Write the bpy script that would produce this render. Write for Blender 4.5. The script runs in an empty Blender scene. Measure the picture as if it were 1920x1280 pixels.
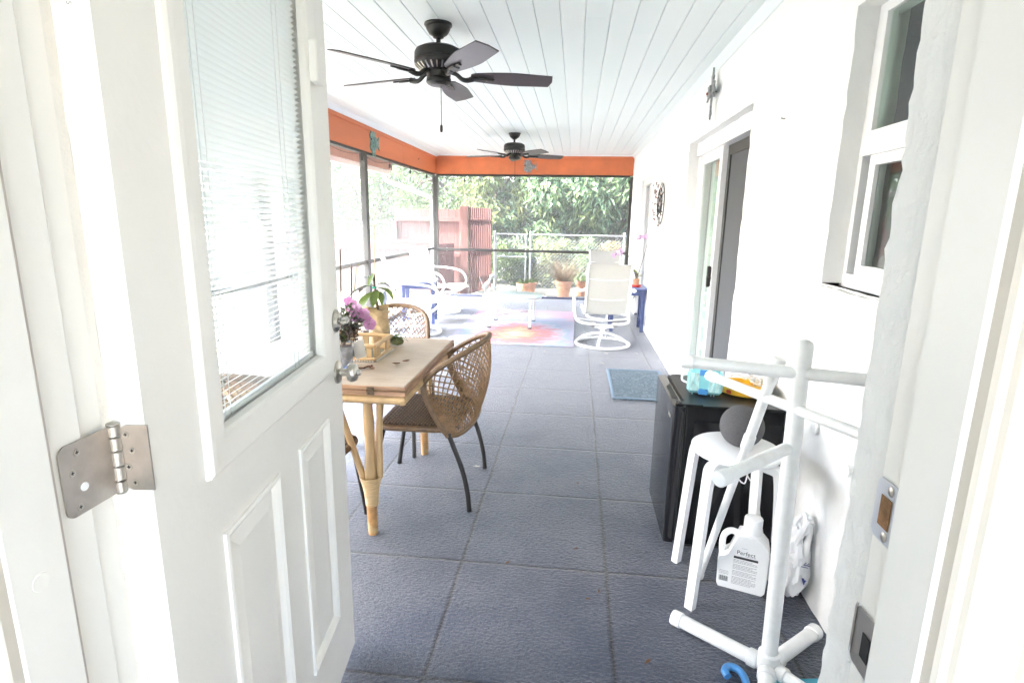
import bpy, math, random
from mathutils import Vector, Matrix, noise
PI=math.pi; R=math.radians
random.seed(7)
S=bpy.context.scene; COL=S.collection
def V(*a): return Vector(a)
OFF={}
# ------------------------------------------------------------------ materials
def newmat(name):
    m=bpy.data.materials.new(name); m.use_nodes=True
    nt=m.node_tree; b=nt.nodes['Principled BSDF']; return m,nt,b
def N(nt,t,**kw):
    n=nt.nodes.new(t)
    for k,v in kw.items():
        if k in n.inputs: n.inputs[k].default_value=v
        else: setattr(n,k,v)
    return n
def ramp(nt,stops,interp='LINEAR'):
    r=nt.nodes.new('ShaderNodeValToRGB'); r.color_ramp.interpolation=interp
    e=r.color_ramp.elements
    while len(e)<len(stops): e.new(0.5)
    for i,(p,c) in enumerate(stops):
        e[i].position=p; e[i].color=(*c,1) if len(c)==3 else c
    return r
def pm(name,col,rough=.5,metal=0,var=.06,scale=6,bump=0,bscale=60,spec=.5,coat=0,stretch=None,alpha=None,sss=0):
    m,nt,b=newmat(name); L=nt.links.new
    tc=N(nt,'ShaderNodeTexCoord'); src=tc.outputs['Object']
    if stretch:
        mp=N(nt,'ShaderNodeMapping'); mp.inputs['Scale'].default_value=stretch; L(src,mp.inputs[0]); src=mp.outputs[0]
    nz=N(nt,'ShaderNodeTexNoise',Scale=scale,Detail=6.0,Roughness=.6); L(src,nz.inputs['Vector'])
    lo=tuple(max(0,c*(1-var*2)) for c in col); hi=tuple(min(1,c*(1+var*2)) for c in col)
    r=ramp(nt,[(.25,lo),(.75,hi)]); L(nz.outputs['Fac'],r.inputs[0]); L(r.outputs[0],b.inputs['Base Color'])
    b.inputs['Roughness'].default_value=rough; b.inputs['Metallic'].default_value=metal
    b.inputs['Specular IOR Level'].default_value=spec; b.inputs['Coat Weight'].default_value=coat
    if bump:
        n2=N(nt,'ShaderNodeTexNoise',Scale=bscale,Detail=4.0); L(src,n2.inputs['Vector'])
        bp=N(nt,'ShaderNodeBump',Strength=min(1,bump),Distance=.004); L(n2.outputs['Fac'],bp.inputs['Height']); L(bp.outputs[0],b.inputs['Normal'])
    if alpha is not None: b.inputs['Alpha'].default_value=alpha
    return m
M={}
M['door']=pm('door_paint',(.865,.838,.785),.36,var=.02,scale=2.2,bump=.14,bscale=70)
M['trim']=pm('trim_paint',(.82,.80,.755),.38,var=.015,scale=4,bump=.10,bscale=60)
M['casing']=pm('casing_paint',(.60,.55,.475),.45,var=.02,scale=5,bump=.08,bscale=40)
M['white']=pm('white_plastic',(.82,.83,.83),.35,var=.01,scale=5)
M['vinyl']=pm('white_vinyl_frame',(.84,.84,.85),.3,var=.01)
M['pvc']=pm('white_pvc_pipe',(.79,.79,.775),.3,var=.05,scale=18)
M['stoolw']=pm('white_lacquer',(.82,.82,.82),.35,var=.015)
M['chairw']=pm('white_powder_coat',(.86,.86,.85),.35,var=.01)
M['black']=pm('black_gloss',(.004,.004,.006),.10,var=.1,spec=.35)
M['black2']=pm('black_satin',(.006,.006,.007),.3,var=.1,bump=.06,bscale=300,spec=.18)
M['seal']=pm('dark_seal',(.012,.012,.012),.6)
M['fanm']=pm('fan_dark_metal',(.016,.015,.014),.38,metal=.3,var=.1)
M['fanb']=pm('fan_blade_finish',(.045,.038,.042),.34,var=.08,stretch=(1,12,1))
M['steel']=pm('brushed_nickel',(.56,.53,.48),.30,metal=1,var=.10,scale=9,stretch=(1,1,.2))
M['hinge']=pm('hinge_steel',(.50,.46,.42),.32,metal=1,var=.12,scale=14)
M['orange']=pm('orange_wood_paint',(.60,.158,.054),.5,var=.10,scale=3,bump=.25,bscale=30,stretch=(1,.12,1))
M['bronze']=pm('bronze_aluminium',(.032,.029,.026),.45,var=.1,metal=.2)
M['galv']=pm('grey_aluminium',(.06,.058,.055),.45,var=.08,metal=.3)
M['bamboo']=pm('bamboo_cane',(.53,.355,.175),.38,var=.12,scale=5,stretch=(3,3,.6),bump=.1,bscale=30)
M['bamboo2']=pm('worn_bamboo',(.48,.26,.10),.42,var=.2,scale=22)
M['bind']=pm('rattan_binding',(.60,.42,.22),.5,var=.12,scale=30,stretch=(1,1,6))
M['tableedge']=pm('table_edge_wood',(.36,.205,.115),.45,var=.25,scale=7,stretch=(1,1,9),bump=.1,bscale=40)
M['wicker']=pm('wicker_resin',(.18,.105,.052),.42,var=.18,scale=40)
M['wicker2']=pm('lattice_cane',(.25,.14,.064),.45,var=.18,scale=40)
M['wickerd']=pm('seat_weave_dark',(.050,.026,.016),.5,var=.2,scale=40)
M['legm']=pm('dark_brown_steel',(.016,.013,.012),.35,var=.1)
M['blue']=pm('blue_painted_wood',(.040,.060,.165),.45,var=.1,scale=8)
M['bluetop']=pm('worn_blue_top',(.16,.19,.36),.35,var=.12,scale=6)
M['teal']=pm('teal_plastic',(.03,.30,.42),.3,var=.04)
M['bluep']=pm('blue_plastic',(.05,.24,.55),.3,var=.04)
M['yellow']=pm('yellow_plastic',(.83,.47,.03),.35,var=.04)
M['red']=pm('red_plastic',(.55,.03,.02),.35,var=.06)
M['terra']=pm('terracotta',(.52,.27,.17),.8,var=.15,scale=9,bump=.2,bscale=40)
M['soil']=pm('potting_soil',(.06,.04,.028),.9,var=.3,scale=40,bump=.5)
M['burlap']=pm('burlap',(.50,.365,.205),.9,var=.12,scale=60,bump=.8,bscale=220)
M['ink']=pm('black_ink',(.02,.02,.02),.6,var=.02)
M['inkg']=pm('grey_ink',(.28,.28,.29),.6,var=.02)
M['inkb']=pm('blue_ink',(.03,.035,.22),.5,var=.02)
M['foam']=pm('grey_speaker_fabric',(.085,.082,.086),.85,var=.18,scale=260,bump=.8,bscale=420)
M['bag']=pm('thin_white_plastic',(.78,.79,.80),.28,var=.05,scale=10,bump=.6,bscale=22)
M['redfence']=pm('red_stained_wood',(.145,.066,.058),.7,var=.16,scale=6,stretch=(6,6,.6),bump=.2,bscale=30)
M['redfence2']=pm('dark_red_stained_wood',(.135,.052,.043),.7,var=.2,scale=6,stretch=(6,6,.6),bump=.2,bscale=30)
M['pinkwall']=pm('faded_pink_boards',(.075,.043,.041),.75,var=.12,scale=5,stretch=(6,6,.6),bump=.2)
M['galvfence']=pm('galvanised_steel',(.36,.37,.38),.45,metal=.4,var=.08)
M['wire']=pm('weathered_wire',(.22,.23,.24),.5,metal=.3,var=.08)
M['soffit']=pm('soffit_paint',(.74,.72,.70),.55,var=.03)
M['fascia']=pm('pink_brown_fascia',(.40,.235,.19),.6,var=.1,scale=4)
M['vent']=pm('soffit_vent',(.18,.17,.15),.6)
M['verdigris']=pm('verdigris_metal',(.17,.29,.26),.6,var=.35,scale=40,bump=.5,bscale=90,metal=.2)
M['pewter']=pm('pewter_metal',(.26,.27,.27),.5,var=.35,scale=50,bump=.6,bscale=90,metal=.4)
M['rustred']=pm('rusty_red_metal',(.28,.07,.05),.6,var=.3,scale=40)
M['bark']=pm('bark',(.12,.09,.065),.9,var=.3,scale=18,bump=.8,bscale=30)
M['cord']=pm('black_cord',(.012,.012,.012),.6)
M['whitecord']=pm('white_cord',(.8,.8,.79),.45)
M['drywall']=pm('interior_drywall',(.80,.79,.76),.7,var=.015,bump=.15,bscale=120)
M['deadleaf']=pm('dead_leaf',(.20,.10,.05),.8,var=.4,scale=30)
M['shell']=pm('pale_petal',(.7,.66,.6),.7,var=.1)
M['stone']=pm('pale_stone',(.55,.53,.50),.85,var=.2,scale=8,bump=.5)
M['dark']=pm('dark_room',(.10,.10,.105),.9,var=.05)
M['roof']=pm('roof_shingle',(.2,.17,.15),.9,var=.2,scale=14)
M['curtain']=pm('sage_curtain',(.62,.70,.62),.8,var=.06,scale=6,stretch=(1,8,.3))
def mk_sling():
    m=bpy.data.materials.new('cream_sling_fabric'); m.use_nodes=True; nt=m.node_tree; L=nt.links.new
    nt.nodes.remove(nt.nodes['Principled BSDF']); out=nt.nodes['Material Output']
    tc=N(nt,'ShaderNodeTexCoord'); n=N(nt,'ShaderNodeTexNoise',Scale=140.0,Detail=3.0); L(tc.outputs['Object'],n.inputs['Vector'])
    r=ramp(nt,[(.3,(.56,.54,.49)),(.7,(.64,.62,.57))]); L(n.outputs['Fac'],r.inputs[0])
    d=N(nt,'ShaderNodeBsdfDiffuse'); t=N(nt,'ShaderNodeBsdfTranslucent'); L(r.outputs[0],d.inputs[0]); L(r.outputs[0],t.inputs[0])
    a=N(nt,'ShaderNodeMixShader',Fac=.42); L(d.outputs[0],a.inputs[1]); L(t.outputs[0],a.inputs[2]); L(a.outputs[0],out.inputs[0]); return m
M['sling']=mk_sling()
M['orchid']=pm('pink_orchid_petal',(.80,.38,.62),.5,var=.25,scale=30)
M['glassjar']=pm('crumpled_clear_wrap',(.30,.30,.31),.12,var=.3,scale=26,bump=1,bscale=40,spec=.9)
M['tag']=pm('paper_tag',(.72,.68,.62),.7,var=.02)

def leafmat(name,cols,transl=.35):
    m=bpy.data.materials.new(name); m.use_nodes=True; nt=m.node_tree; L=nt.links.new
    nt.nodes.remove(nt.nodes['Principled BSDF']); out=nt.nodes['Material Output']
    g=N(nt,'ShaderNodeNewGeometry'); r=ramp(nt,[(i/(len(cols)-1),c) for i,c in enumerate(cols)])
    L(g.outputs['Random Per Island'],r.inputs[0])
    d=N(nt,'ShaderNodeBsdfDiffuse'); t=N(nt,'ShaderNodeBsdfTranslucent'); gl=N(nt,'ShaderNodeBsdfGlossy',Roughness=.35)
    L(r.outputs[0],d.inputs[0]); L(r.outputs[0],t.inputs[0]); gl.inputs[0].default_value=(.55,.6,.6,1)
    a=N(nt,'ShaderNodeMixShader',Fac=transl); L(d.outputs[0],a.inputs[1]); L(t.outputs[0],a.inputs[2])
    fr=N(nt,'ShaderNodeFresnel',IOR=1.4); b=N(nt,'ShaderNodeMixShader'); L(fr.outputs[0],b.inputs[0]); L(a.outputs[0],b.inputs[1]); L(gl.outputs[0],b.inputs[2])
    L(b.outputs[0],out.inputs[0]); return m
M['leafA']=leafmat('leaf_mango_green',[(.06,.12,.055),(.10,.17,.08),(.14,.21,.11),(.18,.23,.08),(.08,.15,.08)])
M['leafB']=leafmat('leaf_fine_green',[(.08,.13,.05),(.12,.18,.065),(.17,.22,.08),(.09,.14,.055)])
M['leafC']=leafmat('leaf_yellow_green',[(.14,.19,.06),(.20,.23,.08),(.11,.16,.06),(.24,.22,.09)])
M['leafR']=leafmat('leaf_autumn',[(.20,.09,.05),(.16,.15,.05),(.10,.12,.045),(.25,.15,.06)])
M['leafP']=leafmat('leaf_houseplant',[(.24,.32,.06),(.32,.36,.07),(.14,.22,.07),(.36,.34,.10)],.5)
M['leafH']=leafmat('leaf_herb',[(.05,.10,.02),(.10,.16,.035),(.045,.03,.022),(.14,.20,.05)])
M['grassd']=leafmat('dry_grass',[(.35,.24,.15),(.28,.2,.12),(.4,.3,.2)])

def stucco(name,col,b1=.5,stain=True):
    m,nt,b=newmat(name); L=nt.links.new
    tc=N(nt,'ShaderNodeTexCoord')
    n1=N(nt,'ShaderNodeTexNoise',Scale=34.0,Detail=6.0,Roughness=.62); L(tc.outputs['Object'],n1.inputs['Vector'])
    n2=N(nt,'ShaderNodeTexVoronoi',Scale=22.0); L(tc.outputs['Object'],n2.inputs['Vector'])
    ad=N(nt,'ShaderNodeMath',operation='ADD'); L(n1.outputs['Fac'],ad.inputs[0]); L(n2.outputs['Distance'],ad.inputs[1])
    bp=N(nt,'ShaderNodeBump',Strength=b1,Distance=.006); L(ad.outputs[0],bp.inputs['Height']); L(bp.outputs[0],b.inputs['Normal'])
    n3=N(nt,'ShaderNodeTexNoise',Scale=17.0,Detail=8.0,Roughness=.7); L(tc.outputs['Object'],n3.inputs['Vector'])
    s=tuple(c*k for c,k in zip(col,(.58,.53,.44)))
    r=ramp(nt,[(.0,s),(.30,tuple(c*.94 for c in col)),(.42,col),(1,tuple(min(.86,c*1.03) for c in col))] if stain else [(0,col),(1,col)])
    L(n3.outputs['Fac'],r.inputs[0]); L(r.outputs[0],b.inputs['Base Color']); b.inputs['Roughness'].default_value=.85
    return m
M['stucco']=stucco('white_stucco',(.80,.80,.79),.35)
M['stucco2']=stucco('rough_white_stucco',(.77,.765,.745),.9)

def mk_floor():
    m,nt,b=newmat('blue_painted_slab'); L=nt.links.new
    tc=N(nt,'ShaderNodeTexCoord'); sx=N(nt,'ShaderNodeSeparateXYZ')
    wob=N(nt,'ShaderNodeTexNoise',Scale=5.0,Detail=3.0); L(tc.outputs['Object'],wob.inputs['Vector'])
    wm=N(nt,'ShaderNodeMapRange'); wm.inputs['To Min'].default_value=-.008; wm.inputs['To Max'].default_value=.008; L(wob.outputs['Fac'],wm.inputs[0])
    L(tc.outputs['Object'],sx.inputs[0])
    def seam(out,x0,p,w):
        a=N(nt,'ShaderNodeMath',operation='ADD'); L(out,a.inputs[0]); L(wm.outputs[0],a.inputs[1])
        a2=N(nt,'ShaderNodeMath',operation='SUBTRACT'); L(a.outputs[0],a2.inputs[0]); a2.inputs[1].default_value=x0
        q=N(nt,'ShaderNodeMath',operation='PINGPONG'); L(a2.outputs[0],q.inputs[0]); q.inputs[1].default_value=p/2
        d=N(nt,'ShaderNodeMapRange'); L(q.outputs[0],d.inputs[0]); d.inputs['From Max'].default_value=w; return d.outputs[0]
    s1=seam(sx.outputs[0],-.333,.602,.0125); s2=seam(sx.outputs[1],1.654,.6262,.012)
    mn=N(nt,'ShaderNodeMath',operation='MINIMUM'); L(s1,mn.inputs[0]); L(s2,mn.inputs[1])
    # texture: stamped slate ripple plus grit
    mp=N(nt,'ShaderNodeMapping'); mp.inputs['Scale'].default_value=(1,1.5,1); L(tc.outputs['Object'],mp.inputs[0])
    n1=N(nt,'ShaderNodeTexNoise',Scale=62.0,Detail=6.0,Roughness=.66,Distortion=.35); L(mp.outputs[0],n1.inputs['Vector'])
    n0=N(nt,'ShaderNodeTexNoise',Scale=3.2,Detail=3.0); L(tc.outputs['Object'],n0.inputs['Vector'])
    k=N(nt,'ShaderNodeMapRange'); k.inputs['From Min'].default_value=.35; k.inputs['From Max'].default_value=.65; k.inputs['To Min'].default_value=.55; L(n0.outputs['Fac'],k.inputs[0])
    sh=ramp(nt,[(.36,(0,0,0)),(.5,(.55,.55,.55)),(.64,(1,1,1))]); L(n1.outputs['Fac'],sh.inputs[0])
    mul=N(nt,'ShaderNodeMath',operation='MULTIPLY'); L(sh.outputs[0],mul.inputs[0]); L(k.outputs[0],mul.inputs[1])
    n2=N(nt,'ShaderNodeTexNoise',Scale=150.0,Detail=3.0); L(tc.outputs['Object'],n2.inputs['Vector'])
    m2=N(nt,'ShaderNodeMath',operation='MULTIPLY_ADD'); L(n2.outputs['Fac'],m2.inputs[0]); m2.inputs[1].default_value=.25; L(mul.outputs[0],m2.inputs[2])
    m3=N(nt,'ShaderNodeMath',operation='MULTIPLY_ADD'); L(mn.outputs[0],m3.inputs[0]); m3.inputs[1].default_value=.9; L(m2.outputs[0],m3.inputs[2])
    bp=N(nt,'ShaderNodeBump',Strength=.9,Distance=.0042); L(m3.outputs[0],bp.inputs['Height']); L(bp.outputs[0],b.inputs['Normal'])
    n4=N(nt,'ShaderNodeTexNoise',Scale=2.3,Detail=7.0,Roughness=.65); L(tc.outputs['Object'],n4.inputs['Vector'])
    base=ramp(nt,[(.3,(.033,.043,.075)),(.5,(.040,.051,.085)),(.72,(.052,.063,.096))]); L(n4.outputs['Fac'],base.inputs[0])
    # light flecks
    v=N(nt,'ShaderNodeTexNoise',Scale=85.0,Detail=2.0); L(tc.outputs['Object'],v.inputs['Vector'])
    fr=ramp(nt,[(.73,(0,0,0)),(.77,(1,1,1))]); L(v.outputs['Fac'],fr.inputs[0])
    mx=N(nt,'ShaderNodeMix',data_type='RGBA'); L(fr.outputs[0],mx.inputs[0]); L(base.outputs[0],mx.inputs[6]); mx.inputs[7].default_value=(.20,.20,.20,1)
    iv=N(nt,'ShaderNodeMapRange'); L(mn.outputs[0],iv.inputs[0]); iv.inputs['To Min'].default_value=.03; iv.inputs['To Max'].default_value=1
    mm=N(nt,'ShaderNodeMix',data_type='RGBA',blend_type='MULTIPLY'); mm.inputs[0].default_value=1; L(mx.outputs[2],mm.inputs[6]); L(iv.outputs[0],mm.inputs[7])
    L(mm.outputs[2],b.inputs['Base Color'])
    b.inputs['Roughness'].default_value=.34; b.inputs['Specular IOR Level'].default_value=.5; b.inputs['Sheen Weight'].default_value=.62; b.inputs['Sheen Roughness'].default_value=.21
    return m
M['floor']=mk_floor()
def mk_table():
    m,nt,b=newmat('whitewashed_veneer'); L=nt.links.new
    tc=N(nt,'ShaderNodeTexCoord'); mp=N(nt,'ShaderNodeMapping'); mp.inputs['Scale'].default_value=(2.2,26,8); L(tc.outputs['Object'],mp.inputs[0])
    n=N(nt,'ShaderNodeTexNoise',Scale=3.0,Detail=8.0,Roughness=.7,Distortion=.4); L(mp.outputs[0],n.inputs['Vector'])
    r=ramp(nt,[(.3,(.38,.29,.205)),(.5,(.47,.385,.295)),(.7,(.52,.44,.35))]); L(n.outputs['Fac'],r.inputs[0])
    n2=N(nt,'ShaderNodeTexNoise',Scale=5.0,Detail=5.0); L(tc.outputs['Object'],n2.inputs['Vector'])
    r2=ramp(nt,[(.35,(.8,.76,.72)),(.55,(1,1,1))]); L(n2.outputs['Fac'],r2.inputs[0])
    mm=N(nt,'ShaderNodeMix',data_type='RGBA',blend_type='MULTIPLY'); mm.inputs[0].default_value=.8; L(r.outputs[0],mm.inputs[6]); L(r2.outputs[0],mm.inputs[7])
    L(mm.outputs[2],b.inputs['Base Color']); b.inputs['Roughness'].default_value=.42; return m
M['tabletop']=mk_table()
def mk_rug():
    m,nt,b=newmat('tie_dye_rug'); L=nt.links.new
    tc=N(nt,'ShaderNodeTexCoord'); 
    mp=N(nt,'ShaderNodeMapping'); mp.inputs['Location'].default_value=(-.02,.42,0); mp.inputs['Scale'].default_value=(1.0,.72,1); L(tc.outputs['Object'],mp.inputs[0])
    n=N(nt,'ShaderNodeTexNoise',Scale=2.2,Detail=7.0,Roughness=.65,Distortion=1.4); L(tc.outputs['Object'],n.inputs['Vector'])
    mps=N(nt,'ShaderNodeMapping'); mps.inputs['Scale'].default_value=(1.2,9,1); L(tc.outputs['Object'],mps.inputs[0])
    ns=N(nt,'ShaderNodeTexNoise',Scale=2.5,Detail=5.0,Distortion=1.5); L(mps.outputs[0],ns.inputs['Vector'])
    ln=N(nt,'ShaderNodeVectorMath',operation='LENGTH'); L(mp.outputs[0],ln.inputs[0])
    a=N(nt,'ShaderNodeMath',operation='MULTIPLY_ADD'); L(n.outputs['Fac'],a.inputs[0]); a.inputs[1].default_value=.85; a.inputs[2].default_value=-.42
    c=N(nt,'ShaderNodeMath',operation='ADD'); L(ln.outputs['Value'],c.inputs[0]); L(a.outputs[0],c.inputs[1])
    d=N(nt,'ShaderNodeMath',operation='MULTIPLY_ADD'); L(ns.outputs['Fac'],d.inputs[0]); d.inputs[1].default_value=.75; 
    e=N(nt,'ShaderNodeMath',operation='SUBTRACT'); L(c.outputs[0],e.inputs[0]); e.inputs[1].default_value=.38; L(e.outputs[0],d.inputs[2])
    r=ramp(nt,[(0.00,(0.554,0.483,0.381)),(0.12,(0.534,0.412,0.276)),(0.22,(0.479,0.267,0.177)),(0.31,(0.443,0.182,0.182)),(0.40,(0.407,0.196,0.250)),(0.48,(0.481,0.390,0.471)),(0.56,(0.319,0.405,0.470)),(0.68,(0.240,0.335,0.435)),(0.78,(0.416,0.325,0.456)),(0.87,(0.285,0.385,0.460)),(1.00,(0.450,0.299,0.375))]); L(d.outputs[0],r.inputs[0])
    L(r.outputs[0],b.inputs['Base Color']); b.inputs['Roughness'].default_value=.95
    n2=N(nt,'ShaderNodeTexNoise',Scale=220.0); L(tc.outputs['Object'],n2.inputs['Vector']); bp=N(nt,'ShaderNodeBump',Strength=.5,Distance=.003); L(n2.outputs['Fac'],bp.inputs['Height']); L(bp.outputs[0],b.inputs['Normal'])
    return m
M['rug']=mk_rug()
def mk_mat():
    m,nt,b=newmat('embossed_blue_mat'); L=nt.links.new
    tc=N(nt,'ShaderNodeTexCoord'); v=N(nt,'ShaderNodeTexNoise',Scale=9.0,Detail=3.0,Distortion=3.0); L(tc.outputs['Object'],v.inputs['Vector'])
    r=ramp(nt,[(.44,(0,0,0)),(.48,(1,1,1)),(.53,(1,1,1)),(.57,(0,0,0))]); L(v.outputs['Fac'],r.inputs[0])
    bp=N(nt,'ShaderNodeBump',Strength=1.0,Distance=.010); L(r.outputs[0],bp.inputs['Height']); L(bp.outputs[0],b.inputs['Normal'])
    c=ramp(nt,[(0,(.085,.125,.165)),(1,(.19,.245,.29))]); L(r.outputs[0],c.inputs[0]); L(c.outputs[0],b.inputs['Base Color']); b.inputs['Roughness'].default_value=.75
    return m
M['mat']=mk_mat()
def mk_screen(name,op,col):
    m=bpy.data.materials.new(name); m.use_nodes=True; nt=m.node_tree; L=nt.links.new
    nt.nodes.remove(nt.nodes['Principled BSDF']); out=nt.nodes['Material Output']
    t=N(nt,'ShaderNodeBsdfTransparent'); d=N(nt,'ShaderNodeBsdfDiffuse'); d.inputs[0].default_value=(*col,1)
    tr=N(nt,'ShaderNodeBsdfTranslucent'); tr.inputs[0].default_value=(*col,1)
    a=N(nt,'ShaderNodeMixShader',Fac=.5); L(d.outputs[0],a.inputs[1]); L(tr.outputs[0],a.inputs[2])
    lw=N(nt,'ShaderNodeLayerWeight',Blend=.5); f=N(nt,'ShaderNodeMapRange'); L(lw.outputs['Facing'],f.inputs[0]); f.inputs['To Min'].default_value=op; f.inputs['To Max'].default_value=min(1,op*2.4)
    x=N(nt,'ShaderNodeMixShader'); L(f.outputs[0],x.inputs[0]); L(t.outputs[0],x.inputs[1]); L(a.outputs[0],x.inputs[2]); L(x.outputs[0],out.inputs[0]); return m
M['screen']=mk_screen('insect_screen',.07,(.17,.175,.18))
M['screend']=mk_screen('dark_door_screen',.55,(.24,.245,.26))
def mk_glass(name,tint,refl=1.5,rough=.02):
    m=bpy.data.materials.new(name); m.use_nodes=True; nt=m.node_tree; L=nt.links.new
    nt.nodes.remove(nt.nodes['Principled BSDF']); out=nt.nodes['Material Output']
    t=N(nt,'ShaderNodeBsdfTransparent'); t.inputs[0].default_value=(*tint,1); g=N(nt,'ShaderNodeBsdfGlossy',Roughness=rough)
    lw=N(nt,'ShaderNodeLayerWeight',Blend=.5); pw=N(nt,'ShaderNodeMath',operation='POWER'); L(lw.outputs['Facing'],pw.inputs[0]); pw.inputs[1].default_value=5.0
    f=N(nt,'ShaderNodeMapRange'); L(pw.outputs[0],f.inputs[0]); f.inputs['To Min'].default_value=((refl-1)/(refl+1))**2; f.inputs['To Max'].default_value=1.0
    x=N(nt,'ShaderNodeMixShader'); L(f.outputs[0],x.inputs[0]); L(t.outputs[0],x.inputs[1]); L(g.outputs[0],x.inputs[2]); L(x.outputs[0],out.inputs[0]); return m
M['glass']=mk_glass('window_glass',(.88,.92,.90))
M['glassd']=mk_glass('door_lite_glass',(.975,.99,.99),1.2)
M['glasst']=pm('frosted_glass_top',(.58,.70,.71),.12,var=.03,scale=3,spec=.7)
M['casep']=pm('aqua_translucent_plastic',(.26,.62,.66),.2,var=.05,scale=20,spec=.6)
M['casep2']=pm('frosted_case_window',(.42,.62,.60),.25,var=.25,scale=24,stretch=(3,1,1))
M['bulb']=mk_glass('clear_bulb_glass',(.95,.95,.95),1.5)
def mk_grass():
    m,nt,b=newmat('dry_lawn_ground'); L=nt.links.new
    tc=N(nt,'ShaderNodeTexCoord'); n=N(nt,'ShaderNodeTexNoise',Scale=.9,Detail=10.0,Roughness=.7); L(tc.outputs['Object'],n.inputs['Vector'])
    r=ramp(nt,[(.3,(.11,.115,.075)),(.5,(.15,.15,.115)),(.7,(.23,.22,.19))]); L(n.outputs['Fac'],r.inputs[0]); L(r.outputs[0],b.inputs['Base Color']); b.inputs['Roughness'].default_value=.95
    n2=N(nt,'ShaderNodeTexNoise',Scale=30.0,Detail=6.0); L(tc.outputs['Object'],n2.inputs['Vector']); bp=N(nt,'ShaderNodeBump',Strength=.7,Distance=.03); L(n2.outputs['Fac'],bp.inputs['Height']); L(bp.outputs[0],b.inputs['Normal'])
    return m
M['ground']=mk_grass()
def mk_plank():
    m,nt,b=newmat('pale_blue_plank_paint'); L=nt.links.new
    g=N(nt,'ShaderNodeNewGeometry'); r=ramp(nt,[(0,(.72,.79,.805)),(1,(.765,.825,.84))]); L(g.outputs['Random Per Island'],r.inputs[0]); L(r.outputs[0],b.inputs['Base Color'])
    b.inputs['Roughness'].default_value=.4; return m
M['plank']=mk_plank()

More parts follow.
